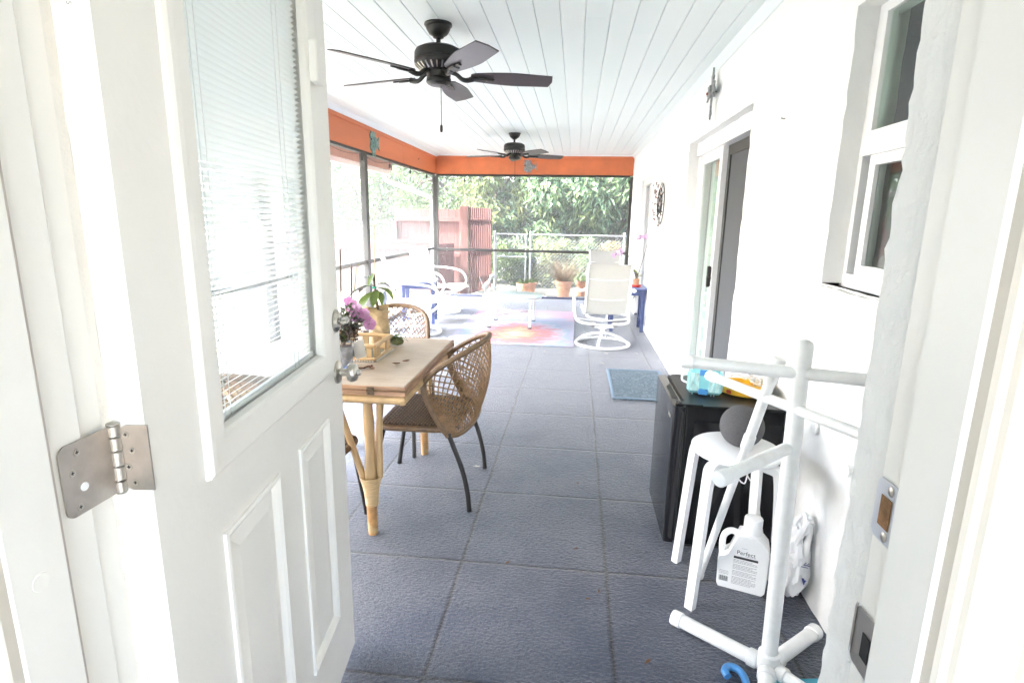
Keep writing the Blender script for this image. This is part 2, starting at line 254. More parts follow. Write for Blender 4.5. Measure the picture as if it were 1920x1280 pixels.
# ------------------------------------------------------------------ mesh builder
def cr(pts,n=8,closed=False):
    P=[Vector(p) for p in pts]; out=[]; m=len(P)
    rng=m if closed else m-1
    for i in range(rng):
        if closed: a,b,c,d=P[(i-1)%m],P[i],P[(i+1)%m],P[(i+2)%m]
        else: a=P[i-1] if i>0 else P[0]*2-P[1]; b=P[i]; c=P[i+1]; d=P[i+2] if i+2<m else P[-1]*2-P[-2]
        for k in range(n):
            t=k/n; out.append(.5*((2*b)+(c-a)*t+(2*a-5*b+4*c-d)*t*t+(3*b-a-3*c+d)*t**3))
    if not closed: out.append(P[-1])
    return out
class MB:
    def __init__(s): s.v=[]; s.f=[]; s.mi=[]; s.cur=0
    def add(s,vs,fs):
        o=len(s.v); s.v+=[Vector(v) for v in vs]
        for f in fs: s.f.append(tuple(i+o for i in f)); s.mi.append(s.cur)
        return s
    def box(s,x0,x1,y0,y1,z0,z1,bev=0):
        if bev: return s.obox(((x0+x1)/2,(y0+y1)/2,(z0+z1)/2),(x1-x0,0,0),(0,y1-y0,0),(0,0,z1-z0),bev)
        vs=[(x,y,z) for x in (x0,x1) for y in (y0,y1) for z in (z0,z1)]
        return s.add(vs,[(0,1,3,2),(4,6,7,5),(0,4,5,1),(2,3,7,6),(0,2,6,4),(1,5,7,3)])
    def obox(s,c,a,b,d,bev=0):
        c=Vector(c);a=Vector(a)/2;b=Vector(b)/2;d=Vector(d)/2
        if not bev:
            vs=[c+a*i+b*j+d*k for i in(-1,1) for j in(-1,1) for k in(-1,1)]
            fs=[(0,1,3,2),(4,6,7,5),(0,4,5,1),(2,3,7,6),(0,2,6,4),(1,5,7,3)]
            if a.cross(b).dot(d)<0: fs=[f[::-1] for f in fs]
            return s.add(vs,fs)
        # chamfered box
        import itertools
        la,lb,ld=a.length,b.length,d.length; e=min(bev,la*.9,lb*.9,ld*.9)
        ua,ub,ud=a/la,b/lb,d/ld; vs=[];idx={}
        for i,j,k in itertools.product((-1,1),repeat=3):
            for ax in range(3):
                q=[la,lb,ld]; q=[x-(e if n!=ax else 0) for n,x in enumerate(q)]
                idx[(i,j,k,ax)]=len(vs); vs.append(c+ua*i*q[0]+ub*j*q[1]+ud*k*q[2])
        fs=[]
        for sg in(-1,1):
            for ax in range(3):
                o=[n for n in range(3) if n!=ax]; f=[]
                for p,q in((-1,-1),(1,-1),(1,1),(-1,1)):
                    key=[0,0,0];key[ax]=sg;key[o[0]]=p;key[o[1]]=q; f.append(idx[(*key,ax)])
                fs.append(tuple(f))
        for ax in range(3):
            o=[n for n in range(3) if n!=ax]
            for p in(-1,1):
                for q in(-1,1):
                    f=[]
                    for sg,fa in((-1,o[0]),(1,o[0]),(1,o[1]),(-1,o[1])):
                        key=[0,0,0];key[ax]=sg;key[o[0]]=p;key[o[1]]=q; f.append(idx[(*key,fa)])
                    fs.append(tuple(f))
        for i,j,k in itertools.product((-1,1),repeat=3): fs.append(tuple(idx[(i,j,k,ax)] for ax in range(3)))
        out=[]
        for f in fs:
            p=[vs[i] for i in f]; n=(p[1]-p[0]).cross(p[2]-p[0]); m=sum(p,Vector())/len(p)-c
            out.append(f if n.dot(m)>0 else f[::-1])
        return s.add(vs,out)
    def bar(s,p,q,w,h,up=(0,0,1),bev=0):
        p=Vector(p);q=Vector(q);d=q-p; u=Vector(up); x=d.cross(u)
        if x.length<1e-6: x=d.cross(Vector((1,0,0)))
        x.normalize(); y=x.cross(d).normalized()
        return s.obox((p+q)/2,d,x*w,y*h,bev)
    def tube(s,pts,r,seg=8,closed=False,cap=True,flat=None):
        P=[Vector(p) for p in pts]; n=len(P); rr=r if callable(r) else (lambda i,n:(r[i] if isinstance(r,(list,tuple)) else r))
        T=[]
        for i in range(n):
            a=P[(i-1)%n] if (closed or i>0) else P[i]; b=P[(i+1)%n] if (closed or i<n-1) else P[i]
            t=(b-a); T.append(t.normalized() if t.length>1e-9 else Vector((0,0,1)))
        u=T[0].orthogonal().normalized(); vs=[];fs=[]
        for i in range(n):
            u=(u-T[i]*u.dot(T[i]))
            u=u.normalized() if u.length>1e-6 else T[i].orthogonal().normalized()
            w=T[i].cross(u); ra=rr(i,n)
            for k in range(seg):
                a=2*PI*k/seg; vs.append(P[i]+(u*math.cos(a)+w*math.sin(a))*ra)
        for i in range(n if closed else n-1):
            j=(i+1)%n
            for k in range(seg):
                l=(k+1)%seg; fs.append((i*seg+k,i*seg+l,j*seg+l,j*seg+k))
        if cap and not closed: fs.append(tuple(range(seg-1,-1,-1))); fs.append(tuple((n-1)*seg+k for k in range(seg)))
        return s.add(vs,fs)
    def cyl(s,p,q,r,r2=None,seg=16): return s.tube([p,q],[r,r if r2 is None else r2],seg)
    def lathe(s,prof,c=(0,0,0),ax=(0,0,1),seg=24):
        ax=Vector(ax).normalized(); u=ax.orthogonal().normalized(); w=ax.cross(u); c=Vector(c); vs=[];fs=[];n=len(prof)
        for r,z in prof:
            for k in range(seg):
                a=2*PI*k/seg; vs.append(c+ax*z+(u*math.cos(a)+w*math.sin(a))*max(r,1e-5))
        for i in range(n-1):
            for k in range(seg):
                l=(k+1)%seg; fs.append((i*seg+k,i*seg+l,(i+1)*seg+l,(i+1)*seg+k))
        fs.append(tuple(range(seg-1,-1,-1))); fs.append(tuple((n-1)*seg+k for k in range(seg)))
        return s.add(vs,fs)
    def sphere(s,c,r,seg=20,rings=12,sc=(1,1,1)):
        prof=[(r*math.sin(PI*i/rings),-r*math.cos(PI*i/rings)) for i in range(rings+1)]
        o=len(s.v); s.lathe(prof,(0,0,0),seg=seg)
        for i in range(o,len(s.v)): v=s.v[i]; s.v[i]=Vector((v.x*sc[0],v.y*sc[1],v.z*sc[2]))+Vector(c)
        return s
    def prism(s,poly,o,u,v,d):
        """polygon (2-D list) in frame o,u,v extruded along vector d"""
        o=Vector(o);u=Vector(u);v=Vector(v);d=Vector(d);n=len(poly)
        a=[o+u*p[0]+v*p[1] for p in poly]; vs=a+[p+d for p in a]
        fs=[tuple(range(n-1,-1,-1)),tuple(range(n,2*n))]+[(i,(i+1)%n,n+(i+1)%n,n+i) for i in range(n)]
        if u.cross(v).dot(d)<0: fs=[f[::-1] for f in fs]
        return s.add(vs,fs)
    def grid(s,fn,nu,nv,skip=None):
        vs=[fn(i/nu,j/nv) for i in range(nu+1) for j in range(nv+1)]; fs=[]
        for i in range(nu):
            for j in range(nv):
                if skip and skip(i,j): continue
                fs.append((i*(nv+1)+j,(i+1)*(nv+1)+j,(i+1)*(nv+1)+j+1,i*(nv+1)+j+1))
        return s.add(vs,fs)
    def leaf(s,b,d,n,l,w,fold=.25,droop=.15):
        b=Vector(b);d=Vector(d).normalized();n=Vector(n); x=d.cross(n)
        if x.length<1e-5: x=d.orthogonal()
        x.normalize(); n=x.cross(d).normalized()
        m=b+d*l*.45; t=b+d*l-n*l*droop
        return s.add([b,m+x*w/2+n*w*fold,t,m-x*w/2+n*w*fold],[(0,1,2),(0,2,3)])
    def text(s,txt,o,u,v,size,d=None):
        c=bpy.data.curves.new('t','FONT'); c.body=txt; c.size=1; c.align_x='LEFT'; c.resolution_u=3
        ob=bpy.data.objects.new('t',c); me=bpy.data.meshes.new_from_object(ob)
        o=Vector(o);u=Vector(u);v=Vector(v)
        s.add([o+u*p.co.x*size+v*p.co.y*size for p in me.vertices],[tuple(f.vertices) for f in me.polygons])
        bpy.data.objects.remove(ob); bpy.data.curves.remove(c); bpy.data.meshes.remove(me); return s
    def xf(s,mat,i0=0):
        for i in range(i0,len(s.v)): s.v[i]=mat@s.v[i]
        return s
    def done(s,name,mat,parent=None,smooth=True,ang=40,local=False):
        me=bpy.data.meshes.new(name); ms=mat if isinstance(mat,(list,tuple)) else [mat]
        if parent is not None: off=Vector((0,0,0)) if local else OFF.get(parent.name,Vector((0,0,0)))
        else:
            xs=[v.x for v in s.v];ys=[v.y for v in s.v];zs=[v.z for v in s.v]
            off=Vector(((min(xs)+max(xs))/2,(min(ys)+max(ys))/2,min(zs)))
        me.from_pydata([tuple(v-off) for v in s.v],[],s.f)
        for m in ms: me.materials.append(m)
        if len(ms)>1: me.polygons.foreach_set('material_index',s.mi)
        me.validate()
        if smooth:
            me.polygons.foreach_set('use_smooth',[True]*len(me.polygons))
            me.set_sharp_from_angle(angle=R(ang))
        me.update()
        o=bpy.data.objects.new(name,me); COL.objects.link(o)
        if parent is not None: o.parent=parent
        else: o.location=off
        OFF[o.name]=off
        return o
def tag(o,label,cat,group=None,kind=None):
    o['label']=label; o['category']=cat
    if group: o['group']=group
    if kind: o['kind']=kind
    return o
def thing(name,label,cat,loc=(0,0,0),rz=0,group=None):
    o=bpy.data.objects.new(name,None); COL.objects.link(o); o.empty_display_size=.1
    o.location=loc; o.rotation_euler=(0,0,rz); OFF[o.name]=Vector(loc)
    return tag(o,label,cat,group)
def struct(o): o['kind']='structure'; return o
def copy_tree(o,parent=None):
    c=o.copy(); COL.objects.link(c); c.parent=parent
    for ch in list(o.children): copy_tree(ch,c)
    return c
def nz(p,f,s=0): return noise.noise_vector(Vector((p[0]*f+s,p[1]*f-s,p[2]*f+2*s)))

# ------------------------------------------------------------------ camera, light, world
cam=bpy.data.objects.new('camera',bpy.data.cameras.new('camera')); COL.objects.link(cam); S.camera=cam
cam.data.sensor_width=36; cam.data.lens=36*1054.14/1920; cam.data.clip_start=.02; cam.data.clip_end=2000
th=Vector((0.21443875,0.10923409,0.02817313)); Rm=Matrix.Rotation(th.length,3,th.normalized())
Bm=Matrix(((1,0,0),(0,0,-1),(0,1,0))); Mw=Bm.transposed()@Rm.transposed()
rt=Mw@V(1,0,0); up=Mw@V(0,-1,0); bk=-(Mw@V(0,0,1))
mat4=Matrix.Identity(4)
for i in range(3): mat4[i][0]=rt[i]; mat4[i][1]=up[i]; mat4[i][2]=bk[i]
mat4.translation=V(0,0,1.42); cam.matrix_world=mat4
SUN_EL=46; SUN_AZ=-102   # azimuth clockwise from +Y
sd=V(math.sin(R(SUN_AZ))*math.cos(R(SUN_EL)),math.cos(R(SUN_AZ))*math.cos(R(SUN_EL)),math.sin(R(SUN_EL)))
sl=bpy.data.lights.new('sun','SUN'); sl.energy=2.7; sl.angle=R(5); sl.color=(1,.985,.965)
so=bpy.data.objects.new('sun',sl); COL.objects.link(so); so.rotation_euler=(-sd).to_track_quat('-Z','Y').to_euler(); so.location=(-20,40,40)
w=bpy.data.worlds.new('World'); S.world=w; w.use_nodes=True; nt=w.node_tree
sky=nt.nodes.new('ShaderNodeTexSky'); sky.sky_type='NISHITA'; sky.sun_disc=False; sky.sun_elevation=R(SUN_EL); sky.sun_rotation=R(SUN_AZ); sky.dust_density=3.0; sky.ozone_density=.9; sky.air_density=1.0
nt.links.new(sky.outputs[0],nt.nodes['Background'].inputs[0]); nt.nodes['Background'].inputs[1].default_value=.15
S.view_settings.view_transform='Standard'; S.view_settings.look='None'; S.view_settings.exposure=4.5; S.view_settings.gamma=1
S.render.engine='CYCLES'; S.cycles.use_denoising=True; S.cycles.max_bounces=10; S.cycles.transparent_max_bounces=16; S.cycles.diffuse_bounces=5

# ------------------------------------------------------------------ ground and slab
W=.937; ZC=2.49; XL=-2.50; YF=10.15
g=MB(); g.add([(-45,-12,-.12),(45,-12,-.12),(45,60,-.12),(-45,60,-.12)],[(0,1,2,3)]); struct(g.done('ground',M['ground']))
f=MB(); f.box(-2.62,W+.3,.60,10.30,-.11,0); struct(f.done('porch_floor',M['floor'],smooth=False)).location.z+=0
f=MB(); f.box(-2.6,2.4,-2.2,.60,-.11,.012); struct(f.done('interior_floor',pm('pale_grey_tile',(.55,.54,.52),.4,var=.04),smooth=False))
# ------------------------------------------------------------------ walls
def lines(brk,step):
    out=[]
    for a,b in zip(brk,brk[1:]):
        n=max(1,round((b-a)/step)); out+=[a+(b-a)*i/n for i in range(n)]
    return out+[brk[-1]]
def sheet(mb,fn,us,vs,holes,dsp):
    idx={};v=[];f=[]
    for i,u in enumerate(us):
        for j,w_ in enumerate(vs):
            idx[i,j]=len(v); v.append(dsp(Vector(fn(u,w_))))
    for i in range(len(us)-1):
        for j in range(len(vs)-1):
            cu=(us[i]+us[i+1])/2; cv=(vs[j]+vs[j+1])/2
            if any(a<cu<b and c<cv<d for a,b,c,d in holes): continue
            f.append((idx[i,j],idx[i+1,j],idx[i+1,j+1],idx[i,j+1]))
    mb.add(v,f)
def dspA(p): return p+nz(p,7)*.005+nz(p,21,3)*.0045
def dspB(p): return p+nz(p,7)*.0018+nz(p,38,3)*.0030+nz(p,90,9)*.0022
hw=thing('house_wall','long white stucco house wall with window and sliding door on the right','wall',(W,.69,0))
m=MB()
HO=[(1.36,2.255,1.20,2.15),(3.41,5.17,-.01,2.06),(7.56,8.70,-.01,1.98)]
ys=lines([.66,1.36,2.255,3.41,5.17,7.56,8.70,10.22],.05); zs=lines([-.02,1.20,1.98,2.06,2.15,2.50],.05)
zs=sorted(set(round(z,4) for z in zs))
sheet(m,lambda y,z:(W,y,z),ys,zs,HO,dspA)
DEP=.12
for a,b,c,d in HO:
    zz=[z for z in zs if c-1e-6<=z<=d+1e-6]; yy=[y for y in ys if a-1e-6<=y<=b+1e-6]; xs=[W,W+.04,W+.08,W+DEP+.05]
    sheet(m,lambda x,z:(x,b,z),xs,zz,[],dspA); sheet(m,lambda x,z:(x,a,z),xs,zz,[],dspA)
    sheet(m,lambda x,y:(x,y,d),xs,yy,[],dspA)
    if c>0: sheet(m,lambda x,y:(x,y,c-.03*(x-W)/.1+.0),xs,yy,[],dspA)
m.box(W+.30,W+.32,.66,10.22,-.1,2.5); m.box(W-.002+.01,W+.30,10.222,10.25,-.1,2.5)
m.done('wall_surface',M['stucco'],hw,ang=60)
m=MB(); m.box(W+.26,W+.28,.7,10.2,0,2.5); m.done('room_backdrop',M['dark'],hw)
# single hung window
wn=MB(); X0=W+.07; ya,yb,za,zb=1.30,2.262,1.19,2.16
wn.box(X0,X0+.06,yb-.035,yb+.01,za,zb); wn.box(X0,X0+.06,ya,ya+.04,za,zb); wn.box(X0,X0+.06,ya+.04,yb-.035,zb-.045,zb); wn.box(X0-.006,X0+.06,ya+.04,yb-.035,za,za+.05)
win=wn.done('window',M['vinyl'],hw,smooth=False)
f=MB(); f.box(X0-.008,X0+.03,ya+.04,yb-.035,1.655,1.735); f.box(X0-.003,X0+.03,yb-.075,yb-.035,1.735,zb-.045); f.done('meeting_rail',M['vinyl'],win,smooth=False)
f=MB(); f.box(X0+.008,X0+.035,yb-.115,yb-.075,za+.05,1.655); f.box(X0+.008,X0+.035,ya+.04,yb-.115,za+.05,za+.085); f.box(X0+.008,X0+.035,ya+.04,yb-.115,1.62,1.655); f.done('lower_sash',M['vinyl'],win,smooth=False)
f=MB(); f.box(X0+.012,X0+.016,ya+.04,yb-.075,1.735,zb-.045); f.box(X0+.022,X0+.026,ya+.04,yb-.115,za+.085,1.62); f.done('pane',M['glass'],win,smooth=False)
f=MB(); f.grid(lambda a,b:V(X0+.10+.012*math.sin(a*60),ya+.05+(yb-ya-.16)*a,1.72+.42*b),90,1); f.done('curtain',M['curtain'],win)
f=MB(); f.grid(lambda a,b:V(X0+.07,ya+.04+(yb-ya-.15)*a,za+.08+.42*b),6,6); f.done('window_screen',M['screend'],win)
f=MB(); sheet(f,lambda x,y:(x,y,1.188-(x-W)*.1+.004),[W-.018,W+.0,W+.05],lines([1.36,2.24],.03),[],dspA); f.done('window_sill',stucco('grey_sill',(.50,.49,.46),.5),win)
# sliding door
X1=W+.085
sl_=MB(); sl_.box(X1,X1+.09,5.09,5.175,0,2.0); sl_.box(X1,X1+.09,3.36,3.415,0,2.0); sl_.box(X1-.02,X1+.09,3.36,5.175,1.955,2.07); sl_.box(X1,X1+.09,3.415,5.09,0,.035)
sd_=sl_.done('sliding_door',M['vinyl'],hw,smooth=False)
f=MB(); f.box(X1+.012,X1+.05,5.02,5.09,.035,1.955); f.box(X1+.012,X1+.05,4.40,4.48,.035,1.955); f.box(X1+.012,X1+.05,4.48,5.02,1.88,1.955); f.box(X1+.012,X1+.05,4.48,5.02,.035,.13); f.done('fixed_panel_frame',M['vinyl'],sd_,smooth=False)
f=MB(); f.box(X1+.028,X1+.034,4.48,5.02,.13,1.88); f.done('pane',M['glass'],sd_,smooth=False)
f=MB(); f.grid(lambda a,b:V(X1+.10+.02*math.sin(a*40),4.42+.65*a,.05+1.9*b),60,1); f.done('curtain',pm('white_curtain',(.72,.77,.74),.8,var=.03),sd_)
f=MB(); f.box(X1+.05,X1+.075,4.34,4.40,.035,1.955); f.box(X1+.05,X1+.075,3.415,3.45,.035,1.955); f.box(X1+.05,X1+.075,3.45,4.34,1.885,1.955); f.box(X1+.05,X1+.075,3.45,4.34,.035,.10); f.done('screen_door_frame',M['galv'],sd_,smooth=False)
f=MB(); f.box(X1+.060,X1+.063,3.45,4.34,.10,1.885); f.done('screen_door_mesh',M['screend'],sd_,smooth=False)
f=MB(); f.box(X1+.078,X1+.084,3.415,4.40,.035,1.955); f.done('sliding_pane',M['glass'],sd_,smooth=False)
f=MB(); f.bar((X1-.004,4.43,.93),(X1-.004,4.43,1.09),.016,.03,bev=.005); f.cyl((X1-.02,4.43,1.0),(X1+.012,4.43,1.0),.012); f.done('handle',M['legm'],sd_)
# far glazed door
X2=W+.05
fd=MB(); fd.box(X2-.04,X2+.05,7.555,7.66,0,1.97); fd.box(X2,X2+.05,8.62,8.70,0,1.97); fd.box(X2-.03,X2+.05,7.66,8.62,1.90,1.975)
fdo=fd.done('patio_door',M['vinyl'],hw,smooth=False)
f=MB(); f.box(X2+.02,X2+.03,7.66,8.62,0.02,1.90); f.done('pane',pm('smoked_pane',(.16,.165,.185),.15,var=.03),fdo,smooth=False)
f=MB(); f.box(X2,X2+.04,8.08,8.13,.02,1.90); f.done('centre_stile',M['vinyl'],fdo,smooth=False)
# small screw hook on the wall
f=MB(); f.tube(cr([(W+.01,2.864,1.888),(W-.012,2.864,1.887),(W-.020,2.864,1.890)],4),.003,6); o=f.done('wall_hook',M['pewter'],None); tag(o,'tiny metal hook sticking out of bare white stucco before the window','hook')

# entry wall around the doorway
ew=thing('entry_wall','thick white block wall that the open doorway passes through','wall',(0,.5,0))
m=MB(); XJ=.34; XJL=-.612
yy=lines([.605,.69],.0106); zz=lines([-.05,2.62],.012)
sheet(m,lambda y,z:(XJ+.012,y,z),yy,zz,[],lambda p: p+V(0,0,0) if p.y<.61 else dspB(p))
sheet(m,lambda x,z:(x,.69,z),lines([XJ+.012,XJ+.06,W+.02],.03),zz,[],dspB)
sheet(m,lambda y,z:(XJL-.035,y,z),yy,zz,[],lambda p: p if p.y<.61 else p+nz(p,14)*.002)
sheet(m,lambda x,z:(x,.69,z),lines([-2.62,XJL-.035],.06),lines([-.05,2.62],.1),[],dspB)
sheet(m,lambda x,z:(x,.69,z),lines([XJL-.035,XJ+.012],.06),lines([2.10,2.62],.06),[],dspB)
sheet(m,lambda x,y:(x,y,2.10),lines([XJL-.035,XJ+.012],.06),yy,[],dspB)
m.done('stucco_reveal',M['stucco2'],ew,ang=70)
m=MB(); m.box(XJ+.03,3.0,.472,.66,-.1,2.62); m.box(-3.0,XJL-.05,.472,.66,-.1,2.62); m.box(XJL-.05,XJ+.03,.472,.60,2.12,2.62); m.done('wall_core',M['drywall'],ew,smooth=False)
m=MB(); m.box(-2.60,2.40,-2.2,.47,2.50,2.60); m.box(-2.62,-2.60,-2.2,.47,0,2.60); m.box(2.40,2.42,-2.2,.47,0,2.60); m.box(-2.60,-1.15,-2.22,-2.2,0,2.5); m.box(1.15,2.40,-2.22,-2.2,0,2.5); m.box(-1.15,1.15,-2.22,-2.2,0,.25); m.box(-1.15,1.15,-2.22,-2.2,2.15,2.5); m.done('unseen_room_shell',M['drywall'],ew,smooth=False)  # unseen room shell, added to cut the light reaching the door frame
# door frame: jambs, stops, casing
df=thing('door_frame','white painted wooden door frame around the doorway, with scuffed jambs','door frame',(0,.5,0))
m=MB(); m.box(XJ,XJ+.03,.478,.607,-.02,2.10,.003); m.box(XJL-.03,XJL,.478,.607,-.02,2.10,.003); m.box(XJL,XJ,.478,.605,2.075,2.10); jm=m.done('jamb',M['trim'],df,smooth=False)
m=MB(); m.box(XJL-.09,XJL-.007,.6075,.648,-.02,2.10,.004); m.done('brick_mould',M['trim'],df,smooth=False)
m=MB(); m.box(XJ-.0145,XJ,.478,.552,0,2.075,.003); st1=m.done('door_stop',M['trim'],df,smooth=False)
m=MB(); m.box(XJL,XJL+.0125,.478,.550,0,2.075,.003); m.done('door_stop',M['trim'],df,smooth=False)
m=MB(); m.box(XJ-.006,XJ-.001,.5505,.556,0,2.07); m.box(XJL+.001,XJL+.006,.5505,.556,0,2.07); m.done('weather_strip',pm('taupe_weatherstrip',(.52,.47,.43),.8),df,smooth=False)
for sgn,x0 in ((1,XJ-.010),(-1,XJL+.010)):
    m=MB()
    prof=[(0,.478),(0,.466),(.003,.462),(.010,.4615),(.013,.457),(.018,.4555),(.026,.459),(.030,.4575),(.034,.4535),(.052,.4525),(.055,.4555),(.059,.4555),(.062,.4515),(.082,.4500),(.086,.453),(.09,.459),(.09,.478)]
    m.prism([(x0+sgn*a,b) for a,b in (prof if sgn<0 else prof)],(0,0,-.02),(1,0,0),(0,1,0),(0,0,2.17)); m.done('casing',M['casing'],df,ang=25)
# strike plates on the right jamb
def plate(zc,h,holez,par,name,mt):
    m=MB(); x=XJ-.0012; poly=[(.558,-h/2),(.600,-h/2),(.606,-h/2+.006),(.606,h/2-.006),(.600,h/2),(.558,h/2)]
    m.prism(poly,(x,0,zc),(0,1,0),(0,0,1),(-.0012,0,0))
    o=m.done(name,mt,par,smooth=False); return o
M['plate']=pm('pale_plate',(.66,.68,.73),.35,metal=.5,var=.05)
sp=plate(1.122,.068,0,df,'deadbolt_strike',M['plate'])
m=MB(); m.box(XJ-.0036,XJ-.003,0.574,.594,1.105,1.139,0); m.done('bolt_hole',pm('raw_wood_hole',(.20,.10,.04),.8,var=.4,scale=60),sp)
m=MB()
for z in (1.096,1.148): m.lathe([(.0055,0),(.004,.001),(.0,.0012)],(XJ-.003,.580,z),(-1,0,0),14)
m.done('screw',M['steel'],sp)
sp=plate(.962,.072,0,df,'latch_strike',M['steel'])
m=MB(); m.box(XJ-.0036,XJ-.003,0.570,.586,0.945,.975); m.done('latch_hole',M['seal'],sp)
m=MB(); m.add([(XJ-.003,.606,.928),(XJ-.003,.606,.994),(XJ+.008,.622,.988),(XJ+.008,.622,.934)],[(0,1,2,3)]); m.add([(XJ-.0045,.606,.928),(XJ-.0045,.606,.994),(XJ+.0065,.623,.988),(XJ+.0065,.623,.934)],[(3,2,1,0)]); m.done('strike_lip',M['steel'],sp,smooth=False)
# screw plugs and scuffs in the trim
m=MB(); m.lathe([(.011,0),(.0105,.0008),(.008,.0006),(.0,.0004)],(XJ-.0125,.513,1.37),(-1,0,0),20); m.lathe([(.011,0),(.0105,.0008),(.008,.0006),(0,.0004)],(XJ-.0125,.516,1.16),(-1,0,0),20); m.lathe([(.011,0),(.0105,.0008),(.008,.0006),(0,.0004)],(XJL+.0125,.513,1.0),(1,0,0),20); m.done('filled_screw_plug',M['trim'],df)

# ------------------------------------------------------------------ entry door (swung open 97 degrees)
A=R(97); hp=V(-.679,1.553,.0)-.90*V(math.cos(A),math.sin(A),0)
dr=thing('entry_door','white half glazed entry door standing open on the left with blinds inside its glass','door',(hp.x,hp.y,.03),A)
# local frame: x along door from hinge to latch, y = away from the visible face (thickness to +y), z up
DW=.90; DH=2.03; T=.045
g0,g1,h0,h1=.195,.735,1.025,1.935   # glass opening (z measured from the door bottom)
def rect(m,x0,x1,z0,z1,y0,y1,bev=.0015): m.box(x0,x1,y0,y1,z0,z1,bev)
m=MB(); pz=[(.16,.405),(.53,.75)]; pa,pb=.215,.845
xs=[0,.16,.405,.53,.75,DW]
m.box(0,.165,0,T,0,DH); m.box(.77,DW,0,T,0,DH); m.box(.165,.77,0,T,0,pa); m.box(.165,.77,0,T,pb,h0-.03); m.box(.165,.77,0,T,h1+.03,DH); m.box(.405,.53,0,T,pa,pb); m.box(.75,.77,0,T,pa,pb)
m.done('door_slab',M['door'],dr,smooth=False,local=True)
for x0,x1 in pz:
    m=MB(); a,b=x0,x1; c,d=pa,pb
    if x0==.16: a=.165
    def ringq(e0,y0,e1,y1):
        o=[(a+e0,c+e0),(b-e0,c+e0),(b-e0,d-e0),(a+e0,d-e0)]; i=[(a+e1,c+e1),(b-e1,c+e1),(b-e1,d-e1),(a+e1,d-e1)]
        vs=[(p[0],y0,p[1]) for p in o]+[(p[0],y1,p[1]) for p in i]; m.add(vs,[(k,(k+1)%4,4+(k+1)%4,4+k) for k in range(4)])
    ringq(0,-.006,.006,-.008); ringq(0,0,0,-.006); ringq(.006,-.008,.014,-.003); ringq(.014,-.003,.022,.007); ringq(.022,.007,.026,.007); ringq(.026,.007,.055,.0005)
    e=.055; m.add([(a+e,.0005,c+e),(b-e,.0005,c+e),(b-e,.0005,d-e),(a+e,.0005,d-e)],[(0,1,2,3)])
    m.add([(a,T,c),(b,T,c),(b,T,d),(a,T,d)],[(3,2,1,0)])
    m.done('raised_panel',M['door'],dr,smooth=False,local=True)
m=MB()
def frame(m,a,b,c,d,wd,prof,side):
    ps=prof
    for k in range(len(ps)-1):
        e0,y0=ps[k];e1,y1=ps[k+1]
        o=[(a-e0,c-e0),(b+e0,c-e0),(b+e0,d+e0),(a-e0,d+e0)]; i=[(a-e1,c-e1),(b+e1,c-e1),(b+e1,d+e1),(a-e1,d+e1)]
        m.add([(p[0],y0,p[1]) for p in o]+[(p[0],y1,p[1]) for p in i],[(j,(j+1)%4,4+(j+1)%4,4+j) if side else (4+j,4+(j+1)%4,(j+1)%4,j) for j in range(4)])
frame(m,g0,g1,h0,h1,.06,[(0,.016),(0,-.002),(.004,-.008),(.012,-.010),(.045,-.013),(.056,-.012),(.062,-.008),(.064,.001)],False)
frame(m,g0,g1,h0,h1,.06,[(0,.03),(0,T+.004),(.03,T+.01),(.062,T+.005),(.064,T-.001)],True)
lf=m.done('lite_frame',M['door'],dr,local=True,ang=30)
m=MB()
frame(m,g0,g1,h0,h1,0,[(-.003,.0145),(.001,.0145)],False); m.done('gasket',pm('grey_gasket',(.5,.5,.5),.6),lf,local=True)
m=MB(); m.box(g0-.004,g1+.004,.015,.017,h0-.004,h1+.004); m.box(g0-.004,g1+.004,.033,.035,h0-.004,h1+.004); m.done('glass_pane',M['glassd'],lf,smooth=False,local=True)
m=MB(); z=h0+.012
while z<h1-.02:
    c=.5*.0160; q=[(-.0070,.0042),(-.0035,.0029),(0,.0008),(.0035,-.0018),(.0070,-.0050)]; m.add([(X_,.025+a,z+b) for a,b in q for X_ in (g0+.003,g1-.006)],[(2*i,2*i+1,2*i+3,2*i+2) for i in range(4)]); z+=.0120
m.box(g0+.003,g1-.006,.020,.031,h0+.002,h0+.012)
m.done('blind_slats',pm('blind_slat_white',(.86,.87,.87),.4,var=.01),lf,local=True)
m=MB()
for x in (g0+.055,g0+.075,g1-.14,g1-.115): m.bar((x,.0185,h0+.004),(x,.0185,h1-.004),.0012,.0012)
m.done('blind_cord',M['whitecord'],lf,smooth=False,local=True)
m=MB(); m.box(g1-.012,g1+.035,-.034,-.012,1.70,1.795,.004); m.lathe([(.004,0),(.003,.001),(0,.001)],(g1+.02,-.034,1.78),(0,-1,0),12); m.done('blind_slider',M['door'],lf,local=True)
# knob and deadbolt (axis -y), visible side; plus outside knob
def knob(x,z,s,y0):
    m=MB(); ax=(0,s,0)
    m.lathe([(.033,0),(.033,.005),(.029,.008),(.018,.0095),(.0125,.011),(.0115,.027),(.013,.031)],(x,y0,z),ax,28)
    m.lathe([(.012,.029),(.0235,.033),(.0275,.040),(.0275,.048),(.0235,.056),(.015,.0595),(.0095,.0605),(.0093,.066),(.007,.0685),(0,.069)],(x,y0,z),ax,28)
    return m
m=knob(.860,.945,-1,0); m.done('door_knob',M['steel'],dr,local=True); m=knob(.860,.945,1,T); m.done('door_knob',M['steel'],dr,local=True)
m=MB(); m.lathe([(.033,0),(.033,.004),(.028,.009),(.024,.012),(.011,.013),(.011,.017)],(.868,0,1.095),(0,-1,0),28); m.done('deadbolt_rose',M['steel'],dr,local=True)
m=MB(); m.obox((.868,-.026,1.095),(.034,0,.004),(0,.022,0),(0,0,.015),.004); m.done('thumb_turn',M['steel'],dr,local=True)
